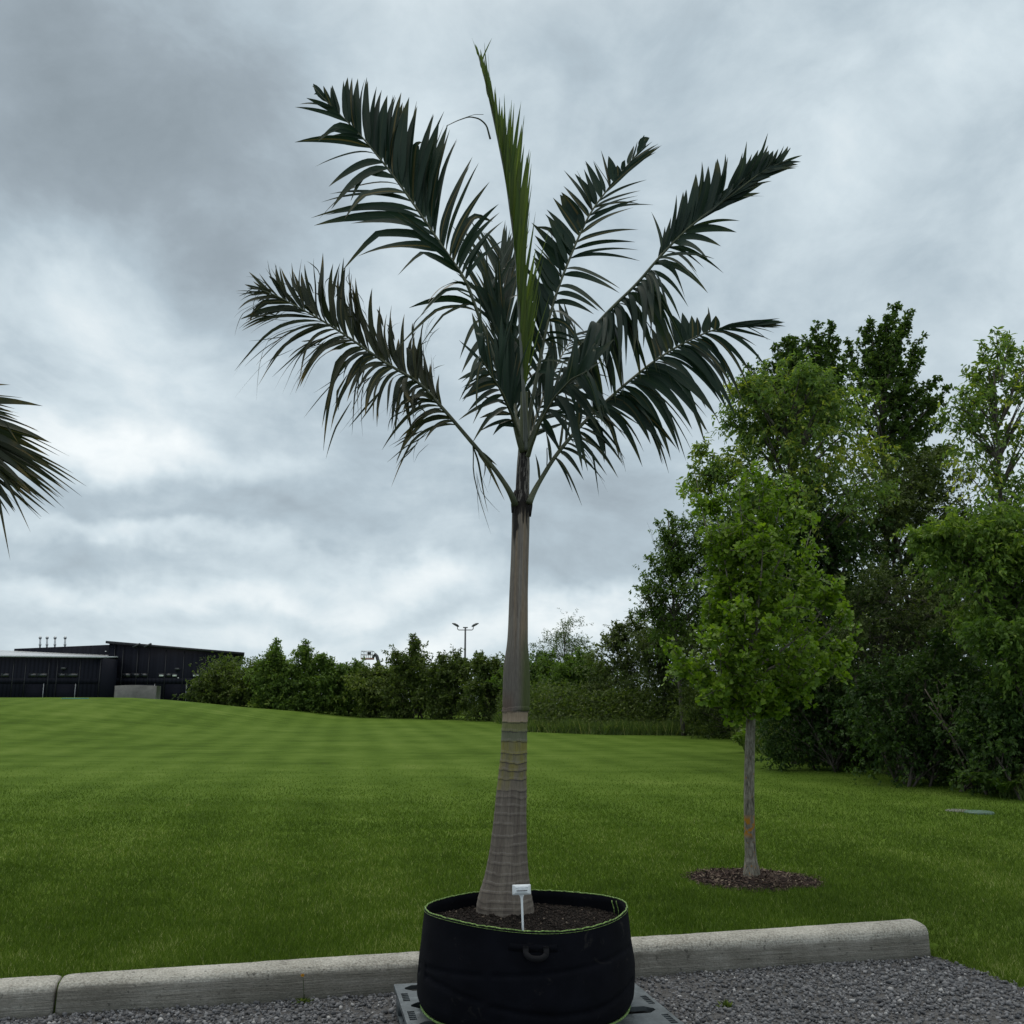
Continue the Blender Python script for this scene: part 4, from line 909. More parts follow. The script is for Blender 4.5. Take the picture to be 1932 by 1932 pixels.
# right upper outer frond
r4 = [(994, 852), (1015, 800), (1044, 745), (1085, 672), (1122, 615), (1163, 572), (1198, 540), (1239, 491), (1274, 453), (1307, 423), (1353, 388), (1400, 353), (1441, 320), (1488, 302)]
frond(palm, addY(r4, 4.86, 4.45), 0, [
    dict(n=28, w=1.45, jl=.06, ja=.04, bend=.16, kink=.03, keys=[K(c2, 1010, 870, 1100, 620, 0), K(c2, 1060, 810, 1160, 480, 0), K(c2, 1130, 740, 1200, 425, 0), K(c2, 1180, 700, 1260, 315, 0), K(c2, 1240, 640, 1330, 245, 0), K(c2, 1310, 590, 1400, 210, 0), K(c2, 1400, 520, 1485, 215, 0), K(c2, 1460, 480, 1590, 185, 0), K(c2, 1560, 400, 1705, 145, 0), K(c2, 1650, 320, 1750, 180, 0), K(c2, 1720, 260, 1820, 128, 0), K(c2, 1800, 230, 1880, 145, 0)]),
    dict(n=26, w=1.2, jl=.09, ja=.05, bend=.18, sag=.05, kink=.05, keys=[K(c2, 930, 960, 980, 1330, -.15), K(c2, 960, 900, 1100, 1210, -.15), K(c2, 1000, 870, 1230, 1090, -.15), K(c2, 1010, 850, 1240, 1000, -.15), K(c2, 1060, 800, 1280, 920, -.12), K(c2, 1110, 760, 1330, 860, -.1), K(c2, 1150, 730, 1450, 740, -.08), K(c2, 1200, 690, 1560, 640, -.05), K(c2, 1260, 640, 1590, 420, -.05), K(c2, 1400, 520, 1680, 380, -.02), K(c2, 1560, 400, 1790, 290, 0), K(c2, 1700, 270, 1920, 260, 0), K(c2, 1800, 220, 1925, 205, 0)]),
    dict(n=30, w=1.5, jl=.12, ja=.09, bend=.14, sag=.10, kink=.0, keys=[K(c2, 420, 1640, 400, 1720, -.12), K(c2, 520, 1450, 440, 1700, -.12), K(c2, 600, 1310, 500, 1640, -.15), K(c2, 660, 1250, 560, 1600, -.15), K(c2, 700, 1210, 680, 1530, -.15), K(c2, 740, 1180, 790, 1500, -.15), K(c2, 800, 1120, 850, 1480, -.15), K(c2, 860, 1060, 940, 1400, -.15), K(c2, 930, 960, 1000, 1280, -.15)]),
    dict(n=24, w=1.5, jl=.12, ja=.08, bend=.2, sag=.10, kink=.0, keys=[K(c2, 420, 1640, 700, 1980, .15), K(c2, 520, 1450, 640, 1840, .15), K(c2, 600, 1310, 760, 1780, .15), K(c2, 700, 1210, 880, 1700, .15), K(c2, 780, 1140, 1000, 1560, .15), K(c2, 860, 1060, 1100, 1480, .12), K(c2, 930, 960, 1160, 1220, .1), K(c2, 970, 920, 1320, 1080, .1)])],
    'palm_pale', .013, .046, nrm=(.1, -1, -.15), label='right frond arching up and over, broad leaflets hanging below its bend', foldr=.6)
# right lower frond
r5 = [(998, 950), (1004, 932), (1044, 865), (1080, 820), (1119, 779), (1183, 722), (1230, 684), (1272, 657), (1304, 640), (1345, 622), (1383, 614), (1425, 609), (1465, 606)]
frond(palm, addY(r5, 4.84, 5.1), 0, [
    dict(n=13, w=1.5, jl=.12, ja=.09, bend=.05, kink=0, keys=[K(c2, 1000, 1510, 960, 1330, .05), K(c2, 1080, 1440, 1010, 1245, .05), K(c2, 1160, 1410, 1105, 1215, .05), K(c2, 1220, 1380, 1195, 1190, .03), K(c2, 1260, 1360, 1250, 1245, .03), K(c2, 1320, 1335, 1330, 1165, .02), K(c2, 1370, 1310, 1380, 1210, 0), K(c2, 1420, 1310, 1500, 1270, 0)]),
    dict(n=16, w=.8, jl=.05, ja=.02, bend=.2, kink=0, keys=[K(c2, 1400, 1310, 1640, 1280, 0), K(c2, 1450, 1300, 1810, 1250, 0), K(c2, 1500, 1290, 1815, 1310, 0), K(c2, 1560, 1280, 1700, 1300, 0)]),
    dict(n=40, w=1.15, jl=.11, ja=.06, bunch=.10, bend=.22, sag=.05, kink=.06, keys=[K(c2, 560, 1900, 640, 2150, -.1), K(c2, 640, 1830, 900, 2180, -.1), K(c2, 700, 1780, 1020, 2120, -.1), K(c2, 820, 1660, 1200, 2060, -.1), K(c2, 900, 1600, 1300, 1960, -.08), K(c2, 980, 1540, 1380, 1900, -.08), K(c2, 1060, 1480, 1440, 1840, -.06), K(c2, 1120, 1440, 1450, 1800, -.05), K(c2, 1200, 1400, 1520, 1770, -.05), K(c2, 1260, 1370, 1530, 1700, -.04), K(c2, 1320, 1350, 1600, 1600, -.02), K(c2, 1380, 1330, 1640, 1560, 0), K(c2, 1340, 1360, 1720, 1400, 0)]),
    dict(n=12, w=.9, jl=.12, ja=.10, bend=.1, sag=.08, kink=.15, keys=[(1044, 865, 1075, 925, -.1), (1060, 845, 1110, 880, -.12), (1085, 815, 1160, 890, -.12), (1119, 779, 1200, 850, -.1)]),
    dict(n=9, w=.8, jl=.12, ja=.15, bend=.1, sag=.04, kink=.15, keys=[(1020, 905, 1000, 850, .1), (1044, 865, 1050, 790, .1), (1119, 779, 1110, 700, .1)])],
    'palm_leaf', .012, .042, nrm=(.1, -1, -.1), label='lower right frond with long leaflets hanging in a row')
# fronds going away from the camera and toward it, filling the heart of the crown
r7 = [(986, 852), (975, 780), (962, 700), (950, 620), (944, 560), (946, 510), (955, 470)]
frond(palm, addY(r7, 4.95, 6.2), 0, [
    dict(n=26, w=1, jl=.12, ja=.12, bend=.15, kink=.1, keys=[(975, 780, 930, 700, .2), (962, 700, 905, 600, .2), (950, 620, 890, 490, .2), (944, 560, 885, 430, .2), (950, 490, 905, 440, .1)]),
    dict(n=26, w=1, jl=.12, ja=.12, bend=.15, kink=.1, keys=[(975, 780, 1040, 720, .2), (962, 700, 1020, 620, .2), (950, 620, 985, 500, .2), (944, 560, 975, 440, .2), (950, 490, 960, 430, .1)])],
    'palm_leaf', .011, .046, nrm=(0, -1, .3))
r9 = [(988, 852), (972, 800), (950, 745), (922, 700), (905, 672)]
frond(palm, addY(r9, 4.9, 4.3), 0, [
    dict(n=14, w=1.1, jl=.2, ja=.25, bend=.15, sag=.05, kink=.3, keys=[(975, 805, 905, 820, -.1), (950, 745, 880, 775, -.1), (905, 672, 878, 740, -.1)]),
    dict(n=16, w=1.1, jl=.2, ja=.2, bend=.15, kink=.2, keys=[(975, 805, 960, 690, 0), (950, 745, 935, 610, 0), (905, 672, 880, 590, 0)])],
    'palm_leaf', .009, .040, nrm=(0, -1, .1))
r10 = [(986, 850), (970, 760), (958, 680), (940, 610), (915, 560)]
frond(palm, addY(r10, 4.92, 5.6), 0, [
    dict(n=18, w=1.3, jl=.2, ja=.2, bunch=.2, bend=.12, kink=.25, keys=[(970, 760, 930, 640, 0), (958, 680, 905, 560, 0), (915, 560, 870, 500, 0)]),
    dict(n=22, w=1.3, jl=.2, ja=.2, bunch=.2, bend=.12, kink=.25, keys=[(975, 790, 1030, 690, 0), (958, 680, 985, 540, 0), (940, 610, 955, 470, 0), (915, 560, 935, 440, 0)])],
    'palm_leaf', .010, .044, nrm=(0, -1, .1))
r11 = [(996, 860), (1018, 800), (1046, 750), (1078, 715), (1108, 700)]
frond(palm, addY(r11, 4.85, 4.2), 0, [
    dict(n=16, w=1.2, jl=.2, ja=.2, bunch=.2, bend=.15, sag=.05, kink=.3, keys=[(1018, 800, 1075, 850, 0), (1046, 750, 1120, 830, 0), (1108, 700, 1150, 790, 0)]),
    dict(n=16, w=1.2, jl=.2, ja=.2, bunch=.2, bend=.15, kink=.2, keys=[(1018, 800, 1030, 690, 0), (1046, 750, 1080, 640, 0), (1108, 700, 1150, 640, 0)])],
    'palm_pale', .009, .040, nrm=(0, -1, .1))
strip = MB(); strip.tube(catmull([at(925, 262, 4.84), at(918, 236, 4.84), at(905, 224, 4.82), at(885, 220, 4.8), at(862, 228, 4.8), at(842, 238, 4.8)], 24), np.linspace(.006, .002, 24), 5)
strip.tube(catmull([at(912, 216, 4.85), at(895, 216, 4.82), at(880, 221, 4.8)], 12), .002, 4)
strip.build('torn_leaf_strip', M['palm_leaf'], palm, True)
r8 = [(992, 852), (1010, 790), (1032, 730), (1060, 670), (1085, 630)]
frond(palm, addY(r8, 4.97, 5.9), 0, [
    dict(n=20, w=1, jl=.15, ja=.15, bend=.15, kink=.2, keys=[(1000, 820, 1000, 730, .1), (1032, 730, 1020, 620, .1), (1085, 630, 1060, 560, .1)]),
    dict(n=24, w=.9, jl=.15, ja=.15, bend=.15, sag=.05, kink=.25, keys=[(1000, 830, 1080, 800, 0), (1020, 760, 1110, 760, 0), (1060, 680, 1150, 690, 0), (1085, 630, 1160, 620, 0)])],
    'palm_leaf', .010, .036, nrm=(0, -1, .1))
# the neighbouring palm, mostly outside the left of the view
nx = at(-330, 1000, 5.6)[0]
p2 = empty('palm_tree', (nx, 5.6, 0)); tag(p2, 'neighbouring palm at the left edge, only drooping leaflet tips in view', 'palm')
mb = MB(); mb.tube([(nx, 5.6, .0), (nx, 5.6, .5), (nx + .02, 5.6, 1.3), (nx + .05, 5.6, 1.7), (nx + .06, 5.6, 2.6)], [.17, .14, .09, .10, .06], 20); mb.build('trunk', M['vcol'], p2, True)
p2.children[0].data.materials[0] = M['petiole2']
rn = [(-330, 905), (-275, 800), (-210, 762), (-135, 775), (-78, 825), (-45, 890)]
frond(p2, addY(rn, 5.6, 5.2), 0, [
    dict(n=30, w=.9, jl=.07, ja=.05, bend=.22, sag=.14, kink=0, keys=[(-210, 762, 0, 790, 0), (-160, 765, 50, 810, 0), (-130, 775, 100, 840, 0), (-110, 780, 122, 890, 0), (-90, 800, 120, 925, 0), (-70, 820, 105, 955, 0), (-50, 850, 95, 985, 0), (-40, 870, 45, 975, 0), (-25, 900, 5, 985, 0)]),
    dict(n=24, w=1.2, jl=.12, ja=.08, bend=.15, sag=.14, kink=.15, keys=[(-200, 760, 0, 740, -.2), (-150, 768, 70, 800, -.2), (-120, 775, 100, 860, -.2), (-90, 800, 95, 920, -.2), (-60, 830, 60, 940, -.2), (-40, 870, 35, 970, -.2), (-25, 900, 0, 975, -.2)])],
    'palm_worn', .013, .042, nrm=(0, -1, 0), kinkp=0)
for kx in (-1, 1):
    rn2 = [(-330, 905), (-360 - 30 * kx, 800), (-400 - 90 * kx, 700), (-450 - 160 * kx, 640), (-520 - 220 * kx, 600)]
    frond(p2, addY(rn2, 5.6, 5.6 + .5 * kx), 0, [dict(n=24, keys=[(rn2[1][0], rn2[1][1], rn2[1][0] - 90, rn2[1][1] - 60, 0), (rn2[4][0], rn2[4][1], rn2[4][0] - 60, rn2[4][1] - 60, 0)]),
          dict(n=24, keys=[(rn2[1][0], rn2[1][1], rn2[1][0] + 20, rn2[1][1] + 110, 0), (rn2[4][0], rn2[4][1], rn2[4][0] + 10, rn2[4][1] + 80, 0)])], 'palm_leaf', .012, .042, nrm=(0, -1, 0))

# ------------------------------------------------------------------ young ginkgo
GY = MC[1]; gx0 = at(1418, 1648, GY)[0]
gk = empty('ginkgo_tree', (gx0, GY, mz)); tag(gk, 'young ginkgo with fan-shaped leaves and lichen-spotted trunk in the mulch ring', 'tree')
mb = MB(); tpts = [at(1419, 1668, GY), at(1418, 1640, GY), at(1415, 1600, GY), at(1413, 1500, GY), at(1415, 1400, GY), at(1419, 1300, GY), at(1423, 1200, GY), at(1428, 1080, GY), at(1432, 980, GY), at(1434, 925, GY)]
tr_ = catmull(tpts, 60); ty = np.linspace(0, 1, 60); rad = np.interp(ty, [0, .03, .07, .35, .6, .85, 1], [.085, .062, .043, .038, .028, .012, .005]) * (1 + .08 * (fbm(ty * 40, 1.0) - .5))
mb.tube(tr_, rad, 14)
def tpos(py): 
    i = int(np.argmin(np.abs(tr_[:, 2] - at(1418, py, GY)[2]))); return tr_[i]
BR = [(1345, 1278, 1236, -.25), (1345, 1300, 1262, .1), (1330, 1350, 1300, -.35), (1320, 1365, 1200, .35), (1300, 1335, 1130, -.1), (1290, 1330, 1060, .2), (1280, 1355, 985, -.2), (1270, 1312, 893, 0.05), (1250, 1345, 930, .25), (1230, 1395, 925, -.2), (1150, 1400, 905, .1), (1120, 1440, 912, -.1), (1110, 1478, 895, .05), (1140, 1500, 960, -.2), (1200, 1530, 1000, .1), (1220, 1535, 1080, -.3), (1260, 1590, 1090, .1), (1280, 1600, 1150, -.2), (1300, 1605, 1215, .1), (1320, 1590, 1245, -.25), (1335, 1545, 1260, -.45), (1340, 1480, 1340, -.3), (1345, 1380, 1335, -.2), (1330, 1440, 1300, -.5), (1260, 1450, 1180, -.6), (1240, 1400, 1120, -.6), (1250, 1500, 1120, -.5), (1300, 1400, 1240, -.6), (1270, 1440, 1100, .5), (1290, 1500, 1180, .55), (1290, 1370, 1150, .5), (1200, 1440, 1000, -.45), (1200, 1400, 1010, .4), (1180, 1470, 1040, .4), (1320, 1520, 1200, -.6), (1310, 1340, 1190, -.5), (1345, 1310, 1240, -.1), (1345, 1430, 1330, .3), (1180, 1380, 1000, .0), (1240, 1340, 1000, -.1)]
LP = []; LD = []; LN = []; LT = []
for (sy, ex, ey, dY) in BR:
    a = tpos(sy); e = at(ex, ey, GY + dY); L = np.linalg.norm(e - a)
    ctrl = a * .5 + e * .5 + np.array([(e - a)[0] * .18, (e - a)[1] * .18, -.08 * L]); P = bez(a, ctrl, e, 26)
    mb.tube(P, np.linspace(.013, .003, 26), 5, False)
    paths = [P]
    for q in range(int(3 + L * 8)):
        k = rng.integers(7, 25); b = P[k]; e2 = b + unit(rng.normal(size=3) + np.array([0, 0, .3])) * rng.uniform(.08, .22); P2 = bez(b, (b + e2) / 2 + rng.normal(0, .015, 3), e2, 8); mb.tube(P2, np.linspace(.004, .002, 8), 3, False); paths.append(P2)
    for pi, Pp in enumerate(paths):
        st0 = 6 if pi == 0 else 0
        for k in range(st0, len(Pp), 1):
            if rng.random() < (.35 if pi == 0 else .15): continue
            nl = rng.integers(5, 10); u = unit(rng.normal(size=(nl, 3)) + np.array([0, 0, .2]))
            pet = .035 * rng.uniform(.5, 1.2, (nl, 1)); LP.append(Pp[k] + u * pet); LD.append(u + rng.normal(0, .2, (nl, 3)) + np.array([0, 0, -.15])); LN.append(np.array([0, -.35, .8]) + rng.normal(0, .6, (nl, 3)))
            LT.append(np.clip(rng.normal(.52, .22, nl) + .15 * (k / len(Pp)), 0, 1))
P_, D_, N_, T_2 = map(np.concatenate, (LP, LD, LN, LT)); n = len(P_); sc_ = rng.uniform(.6, 1.2, n)
mb.build('trunk', M['gbark'], gk, True)
leafcloud('crown', P_, D_, N_, .037 * sc_, .050 * sc_, M['lf_ginkgo'], gk, T_2, 'fan')
print('ginkgo leaves', n)

# ------------------------------------------------------------------ trees of the right-hand wood
GT = 'trees and shrubs of the wood at the right'
tree('maple_tree', 'tallest dark maple, spiky plumes against the sky behind the pale ash', 'tree', 1660, 1430, 25, [(1665, 740, 60, 70), (1630, 790, 100, 90), (1730, 765, 36, 22), (1680, 860, 110, 90), (1730, 830, 50, 40), (1650, 690, 40, 50)],
     'lf_maple', (.10, .075), 44, 26, 10, .32, .7, trunk=.13, group=GT, spread=.30, plumes=[(1693, 574, 1670, 720), (1719, 589, 1680, 720), (1641, 605, 1655, 720), (1628, 620, 1645, 740), (1736, 640, 1680, 770), (1740, 660, 1685, 790), (1775, 708, 1690, 810), (1793, 735, 1700, 830), (1600, 642, 1630, 760), (1705, 610, 1670, 740), (1660, 620, 1660, 740), (1770, 765, 1700, 850), (1785, 790, 1700, 860), (1675, 590, 1668, 730), (1735, 690, 1680, 790), (1790, 840, 1710, 890)])
tree('maple_tree', 'dark maple with a twin-peaked top left of the tallest maple', 'tree', 1530, 1430, 24, [(1480, 680, 28, 24), (1470, 705, 34, 34), (1545, 740, 76, 56), (1500, 760, 90, 80), (1530, 700, 40, 30)], 'lf_maple', (.10, .07), 44, 30, 12, .30, .7, trunk=.09, group=GT, spread=.30,
     plumes=[(1567, 611, 1555, 730), (1539, 613, 1540, 730), (1579, 640, 1560, 740), (1524, 638, 1530, 740), (1483, 642, 1500, 730), (1465, 650, 1490, 730), (1553, 640, 1548, 740), (1500, 655, 1510, 730), (1410, 700, 1460, 770), (1595, 680, 1570, 770)])
tree('ash_tree', 'broad pale green ash with yellowish crown top, behind the young ginkgo', 'tree', 1500, 1430, 20, [(1480, 755, 80, 50), (1430, 790, 54, 60), (1420, 740, 30, 24), (1540, 720, 40, 30), (1560, 800, 90, 80), (1480, 860, 120, 80), (1400, 810, 24, 34), (1390, 870, 70, 40), (1540, 930, 130, 90), (1440, 950, 110, 70), (1340, 900, 34, 24)],
     'lf_ash', (.12, .045), 104, 24, 10, .40, .1, trunk=.10, group=GT, shape='long', spread=.32, tintbias=.10, droop=.5, plumes=[(1375, 800, 1440, 840), (1385, 780, 1450, 830), (1400, 730, 1460, 800), (1440, 690, 1480, 780), (1480, 685, 1500, 760), (1520, 690, 1520, 760), (1560, 700, 1540, 770), (1310, 895, 1390, 900), (1340, 870, 1400, 900), (1380, 850, 1430, 880), (1595, 740, 1560, 800)])
tree('ash_tree', 'airy tall ash at the right edge, thin top with sky showing through', 'tree', 1895, 1480, 16, [(1875, 700, 24, 30), (1865, 760, 36, 34), (1895, 740, 34, 50), (1850, 810, 40, 34), (1920, 800, 70, 80), (1870, 860, 80, 60), (1810, 790, 16, 30), (1900, 930, 90, 60), (1940, 700, 40, 60)],
     'lf_ash', (.11, .04), 52, 11, 8, .34, .35, trunk=.07, group=GT, shape='long', spread=.42, droop=.55, depth=.6, plumes=[(1880, 628, 1885, 720), (1850, 655, 1880, 740), (1905, 640, 1890, 720), (1832, 700, 1875, 780), (1800, 765, 1860, 800), (1815, 740, 1865, 790), (1925, 670, 1905, 760), (1805, 800, 1860, 830)])
tree('shade_tree', 'olive green tree with sparse top between the maple and the right-edge ash', 'tree', 1700, 1440, 22, [(1690, 960, 110, 90), (1760, 920, 60, 70), (1800, 900, 40, 50), (1640, 1010, 110, 80), (1780, 1000, 90, 70)],
     'lf_olive', (.09, .045), 84, 32, 12, .34, .3, trunk=.09, group=GT, spread=.36)
tree('shade_tree', 'dark dense tree filling the gap right of the ginkgo crown', 'tree', 1580, 1430, 20, [(1580, 1060, 90, 90), (1520, 1010, 90, 90), (1600, 1170, 120, 90), (1520, 1160, 100, 90), (1440, 1060, 90, 90)],
     'lf_dark', (.09, .05), 96, 34, 12, .32, .2, trunk=.09, group=GT, spread=.36)
tree('bare_tree', 'ragged tree with bare grey twigs poking out left of the ginkgo', 'tree', 1290, 1386, 33.5, [(1262, 1010, 34, 45), (1300, 1050, 50, 60), (1240, 1080, 30, 40), (1290, 1130, 60, 70), (1225, 1140, 24, 26), (1280, 1200, 70, 60), (1340, 1120, 50, 120), (1330, 980, 40, 50)],
     'lf_green', (.11, .055), 84, 30, 12, .42, .3, trunk=.08, group=GT, spread=.30, bare=26, tintbias=-.12, plumes=[(1240, 985, 1275, 1080), (1262, 962, 1285, 1080), (1222, 1050, 1270, 1120), (1205, 1110, 1260, 1170), (1200, 1150, 1260, 1200), (1215, 1085, 1260, 1150)])
tree('shade_tree', 'light green broad-leaved tree reaching in from the right edge', 'tree', 2010, 1490, 14.6, [(1840, 1020, 100, 50), (1910, 1000, 90, 60), (1780, 1010, 44, 26), (1880, 1080, 110, 60), (1930, 1150, 80, 60), (1880, 1170, 60, 34)],
     'lf_light', (.095, .045), 86, 26, 11, .30, .05, trunk=.07, group=GT, spread=.34, droop=.55)
tree('shrub', 'light green leafy shrub low at the right edge', 'shrub', 1990, 1490, 13.6, [(1905, 1190, 60, 30), (1860, 1215, 34, 18), (1930, 1260, 40, 40)], 'lf_light', (.085, .042), 30, 22, 10, .26, .1, trunk=.025, group=GT, spread=.36, droop=.5, tintbias=-.1)
tree('shrub', 'tangled brownish shrub with thin twigs, middle of the wood', 'shrub', 1700, 1450, 17.5, [(1660, 1120, 70, 50), (1720, 1180, 110, 70), (1800, 1150, 90, 60), (1760, 1260, 120, 80), (1640, 1220, 70, 70)],
     'lf_olive', (.065, .032), 90, 30, 12, .28, .15, trunk=.03, group=GT, spread=.38, bare=30, stems=4, tintbias=-.05)
tree('shrub', 'dense dark green shrub right of the ginkgo trunk, low to the lawn', 'shrub', 1560, 1440, 18.5, [(1530, 1370, 80, 64), (1600, 1330, 90, 80), (1480, 1330, 50, 60), (1590, 1400, 90, 50), (1540, 1280, 80, 60), (1480, 1250, 60, 60)],
     'lf_dark', (.075, .042), 90, 32, 12, .26, .15, trunk=.03, group=GT, spread=.38, stems=4, tintbias=.12)
tree('shrub', 'dark green thicket with pale upright stems near the lawn edge', 'shrub', 1730, 1455, 15.6, [(1700, 1400, 90, 60), (1760, 1340, 100, 90), (1830, 1400, 90, 70), (1680, 1310, 60, 60), (1800, 1270, 80, 60)],
     'lf_dark', (.07, .04), 84, 30, 12, .25, .15, trunk=.03, group=GT, spread=.38, stems=6)
tree('shrub', 'dark thicket in the lower right corner of the wood', 'shrub', 1880, 1475, 14.2, [(1880, 1420, 80, 62), (1930, 1400, 60, 80), (1900, 1330, 80, 60), (1950, 1470, 50, 30)], 'lf_dark', (.07, .042), 60, 30, 12, .24, .15, trunk=.03, group=GT, spread=.38, stems=5, tintbias=.05)
tree('shade_tree', 'shadowy tree deep in the wood behind the thicket', 'tree', 1760, 1440, 21.5, [(1700, 1120, 140, 100), (1850, 1100, 130, 110), (1700, 1300, 160, 120), (1860, 1300, 120, 130), (1960, 1000, 80, 120), (1560, 1280, 100, 120)], 'lf_dark', (.11, .06), 120, 30, 12, .36, .2, trunk=.10, group=GT, spread=.36, tintbias=-.1)
tree('shade_tree', 'mid green tree leaning out over the lawn left of the ginkgo trunk', 'tree', 1390, 1386, 32, [(1340, 1260, 60, 70), (1400, 1290, 70, 80), (1380, 1200, 70, 70), (1300, 1310, 40, 50), (1440, 1350, 70, 60), (1360, 1360, 50, 40)], 'lf_bush', (.09, .05), 80, 30, 12, .34, .2, trunk=.08, group=GT, spread=.36)

# ------------------------------------------------------------------ hedge line across the back
GH = 'trees and shrubs of the far hedge line'
HG = [
    ('shrub', 'rounded olive shrub at the left end of the hedge, beside the dark building', 400, 1345, 63, [(402, 1284, 30, 30), (382, 1306, 32, 26), (428, 1282, 22, 20), (430, 1312, 38, 30)], 'lf_bush', .0),
    ('shrub', 'dark rounded shrub second from the left end of the hedge', 470, 1345, 62, [(462, 1292, 30, 26), (480, 1312, 38, 30), (494, 1282, 20, 20)], 'lf_bush', -.05),
    ('poplar_tree', 'bright green young tree with the tallest pointed top left of the boom lift', 521, 1348, 61, [(521, 1240, 12, 20), (521, 1268, 26, 26), (525, 1300, 36, 40), (500, 1290, 26, 26)], 'lf_green', .0),
    ('poplar_tree', 'pointed green young tree between the tallest pointed one and the boom lift', 582, 1348, 61, [(578, 1245, 14, 20), (582, 1275, 28, 28), (590, 1305, 40, 40), (612, 1262, 12, 18)], 'lf_green', .0),
    ('shrub', 'low green shrub just left of the boom lift basket', 645, 1350, 61, [(640, 1285, 30, 22), (650, 1305, 40, 36), (670, 1275, 20, 16)], 'lf_green', -.05),
    ('shrub', 'loose shrub under the boom lift with pale leaf tips', 710, 1350, 59, [(700, 1286, 30, 22), (716, 1308, 44, 38), (738, 1286, 22, 20)], 'lf_bush', .05),
    ('shrub', 'tall broad dark shrub between the boom lift and the lamp post', 788, 1352, 57, [(785, 1232, 24, 20), (780, 1265, 46, 34), (800, 1300, 56, 44), (758, 1296, 30, 34)], 'lf_bush', .0),
    ('shrub', 'dark shrub directly below the double-headed lamp post', 860, 1354, 55, [(850, 1262, 30, 26), (880, 1275, 36, 30), (860, 1305, 50, 44), (835, 1290, 30, 34)], 'lf_bush', -.08),
    ('shrub', 'dark shrub left of the palm trunk in the far hedge', 925, 1358, 52, [(920, 1262, 34, 24), (935, 1290, 40, 36), (915, 1315, 40, 34), (950, 1275, 26, 26)], 'lf_bush', -.05),
    ('shrub', 'green shrub right of the palm trunk in the far hedge', 1020, 1368, 46, [(1015, 1262, 30, 24), (1035, 1290, 46, 40), (1000, 1310, 36, 40), (980, 1290, 30, 36)], 'lf_green', -.12),
    ('willow_tree', 'airy round-topped silvery tree rising above the hedge right of the palm trunk', 1065, 1368, 50, [(1065, 1195, 28, 24), (1062, 1222, 44, 30), (1070, 1250, 54, 36), (1050, 1275, 50, 30)], 'lf_silver', .0),
    ('shrub', 'grey green shrub below the airy silvery tree', 1090, 1372, 43, [(1095, 1270, 44, 30), (1110, 1300, 50, 44), (1075, 1310, 44, 40)], 'lf_green', -.1),
    ('hawthorn_tree', 'pale blossoming hedge tree between the silvery tree and the bare-twigged tree', 1180, 1378, 38, [(1185, 1205, 40, 26), (1160, 1232, 44, 34), (1215, 1205, 44, 40), (1180, 1275, 60, 50), (1150, 1310, 46, 46)], 'lf_olive', .12),
    ('hawthorn_tree', 'brownish hedge tree just left of the ginkgo lowest branch', 1250, 1384, 36, [(1245, 1205, 46, 40), (1280, 1230, 50, 60), (1240, 1280, 56, 66), (1290, 1320, 50, 50)], 'lf_olive', -.05)]
for (nm, lb, px, by, Yd, lobes, mt_, tb) in HG:
    airy = nm == 'willow_tree'
    top = sorted(lobes, key=lambda l: l[1] - l[3])[:3]
    pl = [] if airy or px < 480 else [(l[0] + q * l[2] * .7 + rng.normal(0, 3), l[1] - l[3] * (1.25 - .5 * abs(q)) - rng.random() * 8, l[0] + q * l[2] * .3, l[1]) for l in top for q in (-.8, 0, .7) if rng.random() < .55]
    lobes = lobes + [(px, by - 16, 46, 22)]
    tree(nm, lb, 'tree' if 'tree' in nm else 'shrub', px, by, Yd, lobes, mt_, (.16 * Yd / 60 + .02, .085 * Yd / 60 + .01) if not airy else (.12, .04), 62, 26 if not airy else 20, 11, .55 * Yd / 60 + .1, .45, trunk=.07, group=GH, spread=.34, tintbias=tb, stems=1 if 'tree' in nm else 3, plumes=pl)
# far wood closing the gaps behind the hedge, one mass
LPn = 42000; fx = rng.uniform(-24, 26, LPn); fy = 66 + rng.normal(0, 1.5, LPn) - .35 * np.maximum(fx, 0); hh = 2.9 + .9 * fbm(fx * .5, 3.0) * 2 * .6; fz = hbase(fx, fy) + rng.random(LPn) * (hh - .7 + .7 * vnoise(fx * 1.7, 8.0))
okf = fx > -21; 
o = leafcloud('distant_thicket', np.stack([fx, fy, fz], -1)[okf], rng.normal(size=(okf.sum(), 3)), np.array([0, 0, 1.]) + rng.normal(size=(okf.sum(), 3)) * .6, rng.uniform(.14, .28, okf.sum()), rng.uniform(.08, .15, okf.sum()), M['lf_bush'], None, rng.random(okf.sum()) * .6, 'ovate')
tag(o, 'dim mass of foliage closing the gaps behind the far hedge', 'thicket', kind='stuff')
# dense undergrowth inside the wood
def under(n, pts, wid, hgt, mt_, L, Wd, label, nm, tb=.2, cat='undergrowth'):
    P = np.array([ground(px, py, float(z))[:2] for px, py, z in pts]); seg = rng.random(n) * (len(P) - 1); i = seg.astype(int); f = seg - i
    b = P[i] * (1 - f)[:, None] + P[i + 1] * f[:, None]; dep = rng.random(n) ** 1.3 * wid
    dr = unit(b); X = b[:, 0] + dr[:, 0] * dep + rng.normal(0, .06, n) * 2; Y = b[:, 1] + dr[:, 1] * dep
    return X, Y
BASE = [(1990, 1503, .30), (1932, 1496, .30), (1800, 1466, .33), (1700, 1455, .35), (1600, 1442, .37), (1500, 1432, .40), (1440, 1412, .45), (1380, 1388, .52), (1300, 1386, .55), (1150, 1382, .60), (1000, 1378, .62), (930, 1360, .75)]
n = 30000; X, Y = under(n, BASE, 2.2, 0, '', 0, 0, '', '')
clump = fbm(X * .9, Y * .5); Lr = (.10 + .55 * np.clip(clump - .3, 0, 1) * sstep(16, 28, Y) + .16 * rng.random(n)) * (1 + .012 * Y)
